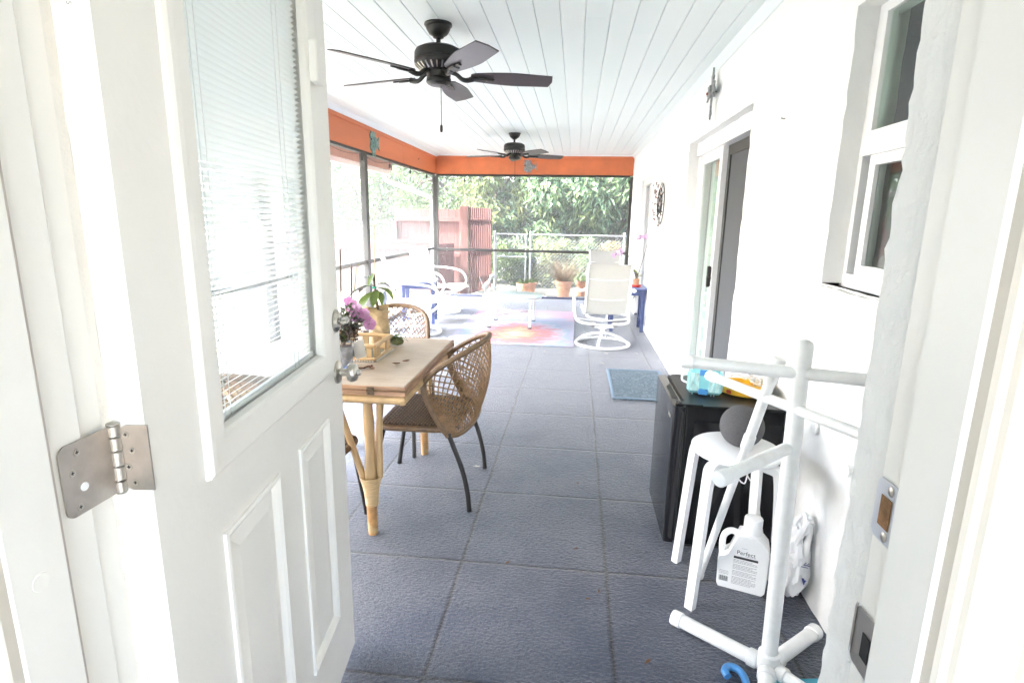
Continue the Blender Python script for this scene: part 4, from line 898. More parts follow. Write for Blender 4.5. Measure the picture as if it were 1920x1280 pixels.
m=MB(); m.box(xa,xb,ya,yb,TZ+.002,TZ+.006); m.done('woven_floor',pm('sea_grass_weave',(.17,.175,.12),.8,var=.4,scale=70,bump=1,bscale=140),tr,smooth=False)
m=MB()
for k in range(22):
    m.sphere((xa+.012+.0135*k,ya-.008,TZ+.0045),.0052,8,6)
    if k<19: m.sphere((xb+.008,ya+.012+.0135*k,TZ+.0045),.0052,8,6)
m.done('twine_edge',M['shell'],tr)
# jar with herb plant
pj=thing('potted_herb','leafy herb with dark seed heads in a jar wrapped in clear film','plant',(-1.055,2.455,TZ))
m=MB(); random.seed(11)
prof=[(.034,0),(.040,.006),(.0405,.05),(.043,.085),(.044,.105)]
i0=0; m.lathe(prof,(-1.055,2.455,TZ),(0,0,1),28)
for i in range(len(m.v)): m.v[i]=m.v[i]+nz(m.v[i],55)*.0022
m.done('wrapped_jar',M['glassjar'],pj)
m=MB(); m.lathe([(.038,.098),(.036,.106),(0,.108)],(-1.055,2.455,TZ),(0,0,1),20); m.done('soil',M['soil'],pj)
SEED=pm('dark_seeds',(.055,.03,.022),.8,var=.4,scale=80)
stems=MB(); lv=MB()
for k in range(24):
    a=random.uniform(0,2*PI); r_=random.uniform(.0,.10); h_=random.uniform(.09,.22); b=V(-1.055,2.455,TZ+.10); tip=b+V(r_*math.cos(a)+random.uniform(-.02,.05),r_*math.sin(a),h_*(1-r_*2))
    if k%4==0: tip=b+V(random.uniform(-.03,.11),random.uniform(-.06,.04),random.uniform(.09,.16))
    P=cr([b,b.lerp(tip,.5)+V(0,0,.03),tip],5); stems.tube(P,.0016,4)
    for q in range(12):
        p=P[random.randrange(2,len(P))]; d=V(random.uniform(-1,1),random.uniform(-1,1),random.uniform(-.3,.7)); lv.leaf(p,d,(0,0,1),random.uniform(.02,.038),random.uniform(.012,.02))
    if k%2==0:
        tip.z=min(tip.z,TZ+.185); tip.x=min(tip.x,-1.01); sd2=MB()
        for q in range(16):
            p=tip+V(random.gauss(0,.012),random.gauss(0,.012),random.gauss(-.01,.016)); sd2.sphere(p,random.uniform(.003,.006),6,4)
        sd2.done('seed_head',SEED,pj)
stems.done('stems',M['bark'],pj); lv.done('leaves',M['leafH'],pj,smooth=False)
# small pale paper tag in the herb
m=MB(); m.obox((-1.005,2.52,TZ+.075),(.052,.01,.012),(0,.0015,0),(-.012,0,.085),0); o=m.done('plant_tag',M['tag'],None,smooth=False); tag(o,'pale paper plant tag leaning between the jar and the tray','tag')
# dead stick / orchid
orc=thing('orchid','pink orchid spray on thin dark stakes behind the wrapped jar','flower',(-1.13,2.60,TZ))
m=MB(); m.lathe([(.035,0),(.045,.07),(.043,.075)],(-1.13,2.66,TZ),(0,0,1),18); m.done('pot',M['black2'],orc)
m=MB(); m.tube([(-1.085,2.50,TZ+.02),(-1.078,2.50,1.0),(-1.068,2.50,1.268)],.0035,6); m.tube([(-1.04,2.50,TZ+.05),(-1.028,2.50,.98),(-1.018,2.50,1.203)],.0035,6); m.done('stake',M['bark'],orc)
m=MB(); m.tube(cr([(-1.13,2.64,.80),(-1.10,2.62,.98),(-1.035,2.51,1.005),(-.945,2.50,.93)],6),.0025,5); m.tube(cr([(-1.02,2.50,1.0),(-1.0,2.51,1.17),(-.985,2.52,1.205)],5),.0016,4); m.done('flower_stem',M['leafP'],orc)
m=MB(); random.seed(21)
for k in range(15):
    t_=k/14; c=V(-1.045,2.50,1.005).lerp(V(-.940,2.50,.925),t_)+V(random.gauss(0,.010),random.uniform(-.025,.01),random.gauss(.004,.012)); n_=V(random.uniform(-.5,.7),-1,random.uniform(-.3,.6)).normalized(); u=n_.orthogonal().normalized(); w_=n_.cross(u)
    for q in range(5):
        a=2*PI*q/5+random.uniform(-.2,.2); d=u*math.cos(a)+w_*math.sin(a); 
        pts=[c]+[c+d*.029*f+ n_.cross(d)*.014*g_+n_*.006*math.sin(f*3) for f,g_ in ((.35,.8),(.75,1.0),(1,.35),(1,-.35),(.75,-1),(.35,-.8))]
        m.add(pts,[tuple(range(7))])
m.done('petals',leafmat('pink_orchid_flesh',[(.72,.34,.60),(.80,.46,.70),(.66,.26,.54),(.82,.55,.74)],.45),orc)
# burlap wrapped plant
bp_=thing('burlap_plant','big leaved plant tied to a cane stake in a burlap bag','plant',(-1.055,2.93,TZ))
m=MB(); 
def bagr(a,v): 
    return (.046+.010*v+.003*math.sin(3*a+v*6)+.006*abs(math.sin(2*a))-.004*math.sin(PI*min(1,v*1.15)))
def bagf(u,v):
    a=2*PI*u; p=V(-1.055+1.12*bagr(a,v)*math.cos(a)+.008*math.sin(v*5),2.93+.9*bagr(a,v)*math.sin(a),TZ+.215*v+.010*math.sin(2*a)*v); return p+nz(p,26)*.006
m.grid(bagf,40,24); m.done('burlap_bag',M['burlap'],bp_)
m=MB(); m.lathe([(.05,.19),(0,.195)],(-1.055,2.93,TZ),(0,0,1),16); m.done('soil',M['soil'],bp_)
m=MB(); m.tube([(-1.065,2.945,TZ+.02),(-1.07,2.94,1.05),(-1.061,2.935,1.435)],[.0026,.0024,.002],6); m.done('cane_stake',M['bind'],bp_)
m=MB(); m.tube(cr([(-1.05,2.93,.9),(-1.062,2.925,1.0),(-1.072,2.93,1.11)],5),[.007]*5+[.006]*6,6); m.done('stem',M['bark'],bp_)
m=MB(); m.box(-1.078,-1.058,2.912,2.932,1.038,1.048,.002); m.done('plant_clip',pm('green_clip',(.0,.36,.22),.4),bp_)
def bigleaf(m,b,tip,wd,sag,up=(0,0,1)):
    b=V(*b);tip=V(*tip);d=tip-b; x=d.cross(V(*up)).normalized(); n=x.cross(d).normalized(); K=9; vs=[];fs=[]
    for i in range(K+1):
        t=i/K; c=b+d*t+n*(sag*math.sin(PI*t)); hw_=wd*.5*math.sin(PI*min(1,t*.93+.05))**.8
        vs+= [c-x*hw_+n*hw_*.35,c,c+x*hw_+n*hw_*.35]
    for i in range(K): fs+=[(3*i,3*i+1,3*i+4,3*i+3),(3*i+1,3*i+2,3*i+5,3*i+4)]
    m.add(vs,fs)
for b,tip,wd,sg_ in (((-1.075,2.93,1.055),(-1.225,2.90,.965),.05,.02),((-1.07,2.93,1.02),(-1.125,2.85,.895),.075,.02),((-1.06,2.93,1.04),(-.955,2.90,.975),.045,.022),((-1.055,2.93,1.03),(-1.055,2.86,.945),.05,.01),((-1.07,2.93,1.075),(-1.135,2.95,1.09),.04,.01),((-1.05,2.93,1.06),(-.985,2.96,1.03),.055,.012),((-1.07,2.93,1.12),(-1.09,2.9,1.05),.04,.0),((-1.04,2.93,1.02),(-1.01,2.87,.955),.035,.01),((-1.07,2.93,1.05),(-1.18,2.98,1.0),.05,.015)):
    m=MB(); bigleaf(m,b,tip,wd,sg_); m.done('leaf',M['leafP'],bp_)
# squash-like husk
gh=thing('green_husk','green leafy corn husk lying behind the cane tray on the table','vegetable',(-.945,2.94,TZ))
m=MB(); random.seed(4)
m.tube(cr([(-.985,2.925,TZ+.02),(-.955,2.94,TZ+.028),(-.925,2.955,TZ+.02)],5),lambda i,n_:.006+.020*math.sin(PI*(i+.4)/(n_)),10)
m.done('cob',M['leafC'],gh)
m=MB()
for k in range(7): bigleaf(m,(-.985+random.uniform(-.01,.03),2.925,TZ+.02),(-.92+random.uniform(-.03,.03),2.94+random.uniform(-.05,.05),TZ+.012+random.uniform(0,.05)),.04,.018)
m.done('husk_leaves',M['leafP'],gh)
# blue cloth and dead leaves
m=MB(); random.seed(8)
def cl(u,v): 
    p=V(-1.06+.085*u,2.385+.06*v,TZ+.004); return p+V(0,0,.020*(.5+.5*noise.noise(p*38))*math.sin(PI*u)*math.sin(PI*v)+.001)
m.grid(cl,16,14); o=m.done('blue_cloth',pm('blue_cloth_fabric',(.07,.12,.32),.8,var=.2,scale=50),None); tag(o,'crumpled blue cloth scrap on the table beside the door knob','cloth')
def deadleaf(p,s_,rz,label,cat='leaf',mt='deadleaf'):
    m=MB(); K=6; P=V(*p)
    def f_(u,v):
        a=(u-.5)*2; b=(v-.5)*2*math.cos(a*1.35); q=V(a*s_,b*s_*.38,.25*s_*a*a+.3*s_*abs(b)+.12*s_*noise.noise(V(a*2,b*2,rz))); return Matrix.Rotation(rz,3,'Z')@q+P+V(0,0,.004)
    m.grid(f_,8,4); o=m.done('dead_leaf',M[mt],None); return tag(o,label,cat,'fallen leaves')
for i,(x_,y_,s_,rz,lb) in enumerate([(-.835,2.545,.020,.3,'curled dead leaf alone on the bare tabletop, left of its neighbour'),(-.803,2.60,.022,.9,'narrow dark dead leaf on the tabletop near its right edge'),(-.945,2.455,.024,1.2,'brown dead leaf in the clump, nearest the tray'),(-.915,2.435,.026,2.4,'brown dead leaf in the clump, nearest the table edge'),(-.965,2.43,.024,.2,'brown dead leaf in the clump, nearest the blue cloth'),(-.93,2.475,.020,1.9,'small dead leaf in the clump by the tray corner')]):
    deadleaf((x_,y_,TZ),s_,rz,lb)
# ------------------------------------------------------------------ mini fridge
fr=thing('mini_fridge','black mini fridge against the white wall beside the stool','fridge',(.66,2.56,0))
FX0,FX1,FY0,FY1,FZ=.438,.895,2.313,2.805,.665
m=MB(); m.box(FX0+.052,FX1,FY0,FY1,.018,FZ-.004,.008); m.box(FX0+.05,FX1-.0,FY0-.0,FY1+.0,FZ-.022,FZ,.006)
bd=m.done('cabinet',M['black2'],fr,smooth=False)
m=MB(); m.grid(lambda u,v:V(FX0+.09+(FX1-.10-FX0)*u,FY0-.0012-.006*math.sin(PI*u)*math.sin(PI*v)**.5,.05+.55*v),12,12); m.done('side_panel',M['black'],bd)
def rbox(m,x0,x1,y0,y1,z0,z1,r):
    P=[]; 
    for cy,cx,a0 in ((y1-r,x0+r,PI/2),(y0+r,x0+r,PI)):
        for i in range(7): a=a0+PI/2*i/6; P.append((cx+r*math.cos(a),cy+r*math.sin(a)))
    P+=[(x1,y0),(x1,y1)]
    m.prism(P,(0,0,z0),(1,0,0),(0,1,0),(0,0,z1-z0))
m=MB(); rbox(m,FX0,FX0+.042,FY0,FY1,.03,FZ-.004,.018); do=m.done('fridge_door',M['black'],fr,ang=35)
m=MB(); m.box(FX0+.042,FX0+.051,FY0+.008,FY1-.008,.035,FZ-.01); m.done('door_gasket',M['seal'],do,smooth=False)
m=MB(); m.prism([(FX0+.012,FY0+.12),(FX0+.034,FY0+.10),(FX0+.036,FY1-.16),(FX0+.014,FY1-.2)],(0,0,FZ-.0035),(1,0,0),(0,1,0),(0,0,.0015)); m.done('grip_recess',M['seal'],do)
m=MB(); m.prism([(0,0),(.105,-.0),(.09,.035),(.05,.045),(.0,.04)],(FX0+.015,FY0+.004,FZ+.0005),(1,0,0),(0,1,0),(0,0,.005)); m.lathe([(.007,0),(.006,.004),(0,.004)],(FX0+.03,FY0+.02,FZ+.005),(0,0,1),12); m.done('hinge_cover',M['black2'],fr)
m=MB(); m.box(FX0-.0015,FX0-.0002,FY0+.055,FY0+.105,FZ-.075,FZ-.062); m.done('badge',M['steel'],do,smooth=False)
m=MB()
for a in (FX0+.09,FX1-.04):
    for b in (FY0+.05,FY1-.05): m.cyl((a,b,0),(a,b,.022),.016,seg=12)
m.box(FX0+.06,FX1-.01,FY0+.02,FY0+.06,.006,.018); m.done('foot',M['seal'],fr)
# things on the fridge
cs=thing('organizer_case','aqua translucent organiser case with two blue latches on the fridge','case',(.60,2.50,FZ))
c0=V(.60,2.495,FZ+.062); ux=V(.962,-.268,0).normalized(); uy=V(.268,.962,0).normalized()
m=MB(); m.obox(c0,ux*.150,uy*.075,(0,0,.108),.014); cb=m.done('case_body',M['casep'],cs,ang=30)
m=MB()
for a,w_ in ((-.045,.044),(.043,.050)): m.obox(c0+ux*a-uy*.038,ux*w_,uy*.003,(0,0,.082),.001)
m.done('case_window',M['casep2'],cb,smooth=False)
m=MB()
for k in range(7): m.obox(c0+ux*(-.064+.0213*k)-uy*.0405,ux*.0018,uy*.002,(0,0,.084))
m.done('case_rib',M['casep'],cb,smooth=False)
for z_ in (.044,-.042):
    m=MB(); m.obox(c0-uy*.039+V(0,0,z_)-ux*.004,ux*.040,uy*.008,(0,0,.026),.003); m.done('latch',M['bluep'],cs)
m=MB(); m.tube(cr([c0-ux*.072+V(0,0,.022),c0-ux*.096+V(0,0,.014),c0-ux*.098-V(0,0,.008),c0-ux*.072-V(0,0,.02)],6),.0055,8); m.done('handle',M['white'],cs)
m=MB()
for a in (-.05,.03,.042): m.obox(c0+ux*a-uy*.022-V(0,0,.057),ux*.004,uy*.008,(0,0,.010))
m.done('foot',M['casep'],cs)
yt=thing('yellow_lid','round yellow plastic lid with a small red apple mark on the fridge','lid',(.80,2.53,FZ))
m=MB(); cx=V(.79,2.56,FZ+.002); tilt=Matrix.Rotation(R(0),4,'X')
m.lathe([(.085,0),(.112,.004),(.117,.016),(.116,.030),(.111,.033),(.108,.030),(.108,.012),(.04,.008),(0,.008)],cx,(0,0,1),40); m.done('lid_body',M['yellow'],yt)
m=MB(); m.tube([cx+V(.112*math.cos(a),.112*math.sin(a),.036) for a in [PI*1.02+PI*.55*i/14 for i in range(15)]],.004,6); m.done('white_rim',M['white'],yt)
m=MB(); a0=-2.42
def onlid(s_,z_): a=a0+s_/.118; return cx+V(.1185*math.cos(a),.1185*math.sin(a),z_)
def disc(m,s0,z0,rs): m.add([onlid(s0+rs*math.cos(t),z0+rs*math.sin(t)) for t in [2*PI*i/14 for i in range(14)]],[tuple(range(14))])
disc(m,-.004,.018,.0085); disc(m,.005,.018,.0085); m.add([onlid(-.001,.026),onlid(.001,.026),onlid(.005,.031),onlid(.003,.031)],[(0,1,2,3)]); m.done('apple_mark',M['red'],yt,smooth=False)
m=MB(); random.seed(13); P=[]
for k in range(10): P.append(V(.74+.11*random.random(),2.60+.10*random.random(),FZ+.038+.035*random.random()))
m.tube(cr(P,6),.004,6); o=m.done('coiled_cable',M['whitecord'],None); tag(o,'loose white cable coiled on the fridge behind the yellow lid','cable')
def crumple(name,c,rx,ry,rz,amp,f,label,cat,mt):
    m=MB(); m.sphere((0,0,0),1,44,30)
    for i,v in enumerate(m.v):
        q=V(v.x*rx,v.y*ry,v.z*rz)
        k=abs(noise.noise(v*f))+.5*abs(noise.noise(v*f*2.1)); q*=1-amp*k; q.z=max(q.z,-rz*.72); m.v[i]=q+V(*c)+V(0,0,rz*.72)
    o=m.done(name,mt,None,ang=25); return tag(o,label,cat)
crumple('plastic_bag',(.885,2.66,FZ),.052,.075,.055,.5,2.6,'crumpled white plastic bag at the wall end of the fridge top','bag',M['bag'])

# ------------------------------------------------------------------ stool with speaker ball
st=thing('stool','white round seated stool standing in front of the fridge','stool',(.634,2.068,0))
sx,sy,sz=.634,2.068,.592
m=MB(); m.lathe([(.150,-.020),(.158,-.018),(.163,-.012),(.163,-.003),(.159,0),(.0,0)],(sx,sy,sz),(0,0,1),56); m.done('seat',M['stoolw'],st)
for a,b in ((-1,-1),(-1,1),(1,-1),(1,1)):
    d=V(a,b,0).normalized(); top=V(sx,sy,sz-.038)+d*.085; foot=V(sx+a*.152,sy+b*.150,.0); k=V(sx,sy,sz-.036)+d*.158
    path=cr([top,top.lerp(k,.6),k+V(0,0,-.006)+d*.006,k+d*.016+V(0,0,-.036),k+d*.022+V(0,0,-.09)],5)+[foot.lerp(k+d*.022+V(0,0,-.09),t) for t in (.66,.33,0)]
    m=MB(); sdv=V(-d.y,d.x,0); hw_=.021; th_=.014; vs=[];fs=[]
    for i,p in enumerate(path):
        tt_=(path[min(i+1,len(path)-1)]-path[max(i-1,0)]).normalized(); nn=tt_.cross(sdv).normalized()
        wdt=hw_*(1-.22*i/len(path)); vs+=[p+sdv*wdt+nn*th_,p-sdv*wdt+nn*th_,p-sdv*wdt-nn*th_,p+sdv*wdt-nn*th_]
    for i in range(len(path)-1):
        for q in range(4): fs.append((4*i+q,4*i+(q+1)%4,4*i+4+(q+1)%4,4*i+4+q))
    fs+=[(3,2,1,0),tuple(4*(len(path)-1)+q for q in range(4))]; m.add(vs,fs); m.done('leg',M['stoolw'],st,ang=50)
m=MB(); m.bar((sx-.09,sy,sz-.03),(sx+.09,sy,sz-.03),.03,.018); m.bar((sx,sy-.09,sz-.031),(sx,sy+.09,sz-.031),.03,.018); m.done('seat_brace',M['stoolw'],st,smooth=False)
m=MB(); m.lathe([(0,0)]+[(.080*math.cos(a),.072+.080*math.sin(a)) for a in [R(-64)+R(154)*i/28 for i in range(29)]],(.655,2.10,sz+.0005),(0,0,1),44); o=m.done('speaker_ball',M['foam'],None); tag(o,'dark grey fabric covered ball shaped speaker on the white stool','speaker')
m=MB(); m.tube(cr([(.70,2.20,.56),(.705,2.24,.46),(.70,2.23,.40),(.72,2.2,.385),(.735,2.22,.42),(.75,2.26,.39),(.80,2.28,.3),(.86,2.27,.05)],6),.0028,6); o=m.done('power_cord',M['whitecord'],None); tag(o,'thin white power cord dangling under the stool before the fridge','cord')

# ------------------------------------------------------------------ pvc rack
pv=thing('pipe_rack','white plastic pipe rack with horizontal arms standing by the wall','rack',(.672,1.628,0))
HX,HY=.668,1.628
def pipe(m,a,b,r,seg=20): m.tube([a,b],r,seg)
def cap(m,p,d,r):
    d=V(*d).normalized(); m.lathe([(r+.0025,-.034),(r+.0035,-.033),(r+.0035,-.003),(r+.001,.001),(r*.5,.003),(0,.003)],p,d,24)
m=MB(); topz=1.09; pipe(m,(HX,HY,.045),(HX-.018,HY,topz-.02),.0245,24); m.lathe([(.0255,0),(.027,.002),(.027,.06),(.024,.072),(.014,.079),(0,.081)],(HX-.017,HY,topz-.07),(0,0,1),24)
m.done('post',M['pvc'],pv)
m=MB(); m.lathe([(.030,0),(.033,.004),(.033,.05),(.029,.054),(.027,.056)],(HX,HY,.028),(0,0,1),24); m.sphere((HX,HY,.034),.034,20,12); hb=m.done('hub_fitting',M['pvc'],pv)
for ex,ey in ((.402,1.822),(.890,1.815),(.585,1.415),(.86,1.40)):
    d=V(ex-HX,ey-HY,0); dn=d.normalized(); m=MB(); pipe(m,V(HX,HY,.030)+dn*.02,V(ex,ey,.030)-dn*.01,.0235,20); fo=m.done('foot',M['pvc'],pv)
    m=MB(); cap(m,V(ex,ey,.030),dn,.0235); m.done('end_cap',M['pvc'],fo)
    m=MB(); m.lathe([(.026,0),(.0285,.003),(.0285,.028),(.025,.03)],V(HX,HY,.030)+dn*.032,dn,20); m.done('collar',M['pvc'],hb)
for (a,b,z_,r_) in (((.338,1.713),(.830,1.574),1.003,.0185),((.480,1.955),(.775,1.370),.897,.0155),((.388,1.380),(.672,1.652),.777,.0180)):
    A_=V(a[0],a[1],z_);B_=V(b[0],b[1],z_); d=(A_-B_).normalized(); m=MB(); pipe(m,A_-d*.005,B_,r_,18); ar=m.done('arm',M['pvc'],pv)
    m=MB(); cap(m,A_,d,r_); m.done('end_cap',M['pvc'],ar)
lp_=thing('leaning_pipe','thin white pipe with a tee end leaning from the floor onto the rack','pipe',(.554,2.11,0))
m=MB(); P0=V(.554,2.105,.012); P1=V(.600,1.690,.985); dd=(P1-P0).normalized()
pipe(m,P0,P0.lerp(P1,.74),.0140,16); m.done('lower_pipe',M['pvc'],lp_)
m=MB(); pipe(m,P0.lerp(P1,.72),P1,.0165,16); m.done('upper_pipe',M['pvc'],lp_)
m=MB(); m.lathe([(.0150,0),(.0195,.003),(.0195,.052),(.0170,.055)],P0.lerp(P1,.70),dd,18); m.done('coupling',M['pvc'],lp_)
m=MB(); m.lathe([(.015,0),(.017,.003),(.017,.022),(.015,.026),(0,.027)],P0+dd*.02,-dd,18); m.done('foot_cap',M['pvc'],lp_)
m=MB(); ta=V(.30,-.05,.95).normalized(); ta=V(.25,-.1,.96).normalized(); m.lathe([(.012,-.034),(.0205,-.032),(.0215,-.028),(.0215,.030),(.018,.035),(0,.036)],P1+V(0,0,.0)+ta*.012,ta,20); m.lathe([(.0165,0),(.0205,.002),(.0205,.03)],P1-dd*.035,dd,18); m.done('tee_fitting',M['pvc'],lp_)
m=MB(); m.cyl((.9,1.80,.64),(.925,1.80,.64),.020,seg=18); m.lathe([(.026,0),(.028,.004),(.026,.014),(0,.016)],(W-.0,2.13,.665),(-1,0,0),20); o=m.done('outlet_cover',M['pvc'],None); 
tag(o,'round white outlet cover on the stucco wall behind the rack','cover')
m=MB()
m.tube(cr([(.535,1.585,.012),(.530,1.605,.014),(.545,1.624,.014),(.568,1.622,.014),(.583,1.60,.014),(.586,1.57,.013),(.580,1.53,.012)],7),.012,10); o=m.done('hook_toy',M['bluep'],None); tag(o,'curved blue plastic hook lying on the floor at the rack foot','hook')
m=MB(); m.obox((.735,1.545,.017),(.20,.03,0),(-.012,.09,0),(0,0,.022),.006); m.tube([(.62,1.52,.017),(.66,1.53,.017)],.009,8); o=m.done('plastic_board',M['teal'],None); tag(o,'teal plastic board on the floor under the rack hub','board')

# ------------------------------------------------------------------ bottle and shopping bag
bo=thing('detergent_bottle','white plastic jug with handle and printed back label under the stool','bottle',(.72,2.08,0))
bx=V(.948,-.318,0).normalized(); by=V(.318,.948,0).normalized(); bc=V(.712,2.085,0)
# silhouette in (s,z) across bx
out=[(-.092,.012),(-.086,.0),(.078,.0),(.088,.012),(.091,.06),(.090,.17),(.082,.205),(.060,.228),(.034,.240),(-.005,.240),(-.028,.236),(-.058,.150),(-.072,.138),(-.090,.132),(-.094,.110)]
m=MB(); o_=bc-by*.032
K=[(-.5,.78),(-.42,.93),(-.25,1),(.25,1),(.42,.93),(.5,.78)]; n_=len(out); cen=V(0,.11,0); vs=[];fs=[]
for y_,s_ in K:
    for a,b in out: vs.append(bc+by*(y_*.088)+bx*(0+(a-0)*(.86+.14*s_) )+V(0,0,.10+(b-.10)*(.90+.10*s_)))
for i in range(len(K)-1):
    for j in range(n_): fs.append((i*n_+j,i*n_+(j+1)%n_,(i+1)*n_+(j+1)%n_,(i+1)*n_+j))
fs.append(tuple(range(n_-1,-1,-1))); fs.append(tuple((len(K)-1)*n_+j for j in range(n_))); m.add(vs,fs)
zmin=min(v.z for v in m.v)
for v in m.v: v.z-=zmin
jb=m.done('jug_body',M['white'],bo,ang=50)
m=MB(); m.tube(cr([bc+bx*-.02+V(0,0,.222),bc+bx*-.055+V(0,0,.228),bc+bx*-.079+V(0,0,.205),bc+bx*-.084+V(0,0,.165),bc+bx*-.080+V(0,0,.12)],7),.0125,12); m.done('handle',M['white'],bo)
m=MB(); m.lathe([(.030,0),(.034,.003),(.034,.062),(.032,.066),(.015,.068),(0,.068)],bc+bx*.020+V(0,0,.236),(0,0,1),32); m.done('cap',M['white'],bo)
fy=-by*.0455; L0=bc+bx*-.040+fy
m=MB(); m.add([L0+V(0,0,.022),L0+bx*.098+V(0,0,.022),L0+bx*.098+V(0,0,.200),L0+V(0,0,.200)],[(0,1,2,3)]); lb_=m.done('label',M['white'],bo,smooth=False)
fy2=-by*.0008
m=MB(); m.text('Perfect',L0+fy2+bx*.013+V(0,0,.160),bx,(0,0,1),.0235); m.add([L0+fy2+bx*.004+V(0,0,.140),L0+fy2+bx*.092+V(0,0,.140),L0+fy2+bx*.092+V(0,0,.150),L0+fy2+bx*.004+V(0,0,.150)],[(0,1,2,3)])
q0=bc+bx*-.082+fy*.98
for k in range(14):
    a=.0024*k; wq=.0009+.0009*((k*7)%3)/2; m.add([q0+bx*a+V(0,0,.030),q0+bx*(a+wq)+V(0,0,.030),q0+bx*(a+wq)+V(0,0,.052),q0+bx*a+V(0,0,.052)],[(0,1,2,3)])
m.done('bold_print',M['ink'],lb_,smooth=False)
m=MB(); random.seed(2)
def words(p,x_a,x_b,z_,h_):
    x_=x_a
    while x_<x_b-.002:
        w__=random.uniform(.003,.010); e_=min(x_+w__,x_b); m.add([p+fy2+bx*x_+V(0,0,z_),p+fy2+bx*e_+V(0,0,z_),p+fy2+bx*e_+V(0,0,z_+h_),p+fy2+bx*x_+V(0,0,z_+h_)],[(0,1,2,3)]); x_=e_+.0016
z_=.133
for k in range(17):
    words(L0,.004,.092 if k%4 else .075,z_,.0022); z_-=.0058 if k not in (2,6,10) else .0095
words(L0,.045,.085,.1555,.0022); words(L0,.03,.05,.187,.0016)
for k in range(3): words(q0,-.001,.034,.074-.006*k,.0018)
m.done('fine_print',M['inkg'],lb_,smooth=False)
sb_=thing('shopping_bag','knotted white plastic shopping bag with blue print leaning on the wall','bag',(.87,2.06,0))
m=MB(); m.sphere((0,0,0),1,56,40)
for i,v in enumerate(m.v):
    zq=(v.z+1)/2; k=abs(noise.noise(v*2.4))+.5*abs(noise.noise(v*5)); rr_=(1-.55*zq**1.6)*(1-.28*k); q=V(v.x*.092*rr_,v.y*.11*rr_,0); q.z=.30*zq**1.15+.02*noise.noise(v*3)
    if zq>.72: q*=1; q.x*=(.75+.25*math.sin(6*math.atan2(v.y,v.x)))
    q.z=max(q.z,.001); m.v[i]=q+V(.868+.02*zq,2.07-.02*zq,0)
m.done('bag_body',M['bag'],sb_,ang=22)
m=MB(); 
for s_ in (-1,1): m.tube(cr([(.875,2.05+.03*s_,.24),(.89,2.04+.035*s_,.31),(.903,2.02+.02*s_,.345),(.895,2.01,.29)],6),lambda i,n__:.011-.003*math.sin(i),7)
m.done('bag_handle',M['bag'],sb_,ang=25)
m=MB(); i0=0; m.text('IF',(.903,1.975,.165),V(.35,-.4,.85).normalized(),V(-.85,-.35,.35).normalized(),.05); m.tube([(.902,1.972,.118),(.898,1.97,.105),(.893,1.972,.125)],.004,6); m.done('blue_print',M['inkb'],sb_,smooth=False)
# a white broom handle behind the bag
m=MB(); m.tube([(.915,2.02,.33),(.90,2.0,.14)],.013,12); m.tube([(.915,2.02,.33),(.918,2.03,.35)],.010,12); o=m.done('pipe_stub',M['white'],None); tag(o,'short white pipe stub poking up behind the shopping bag','pipe')

# ------------------------------------------------------------------ door mat and rug
m=MB(); m.box(.345,.855,4.41,5.34,.002,.012,.004); dm=m.done('doormat',M['mat'],None,smooth=False); tag(dm,'blue embossed rubber doormat before the sliding door','mat')
m=MB()
for a,b,c,d in ((.345,.855,4.41,4.44),(.345,.855,5.31,5.34),(.345,.372,4.44,5.31),(.828,.855,4.44,5.31)): m.box(a,b,c,d,.010,.017,.003)
m.done('mat_border',pm('mat_border_blue',(.17,.24,.32),.7,var=.05),dm,smooth=False)
m=MB(); m.box(-1.46,.03,6.25,8.72,.002,.012,.004); o=m.done('rug',M['rug'],None,smooth=False); tag(o,'tie dye rug of pink, orange and blue under the round table','rug')
random.seed(31)
for i,(x_,y_,lb) in enumerate([(.10,1.91,'reddish dead leaf on the blue floor, nearest the camera of the floor leaves'),(-.23,2.10,'dead leaf lying on the floor seam left of the others'),(.055,2.24,'larger curled dead leaf on the blue floor before the fridge corner'),(.145,1.96,'tiny dead leaf on the floor close to the fridge'),(.065,2.87,'dead leaf in the middle of the floor, farther than the fridge front'),(.29,1.62,'small brown speck of leaf on the floor near the rack foot')]):
    deadleaf((x_,y_,.001),random.uniform(.011,.017),random.uniform(0,6),lb)
for i,(x_,y_,lb) in enumerate([(.32,5.55,'pale petal on the floor above the doormat corner'),(-.28,5.95,'pale petal on the floor before the rug'),(.70,6.05,'pale petal on the floor right of the rocker base'),(.38,6.0,'pale petal on the floor under the rocker base'),(-.95,6.75,'pale petal lying on the near part of the rug'),(-.52,3.0,'pale petal on the floor under the woven chair')]):
    deadleaf((x_,y_,.013 if y_>6.2 and x_<0 else .001),.022,random.uniform(0,6),lb,'petal','shell')
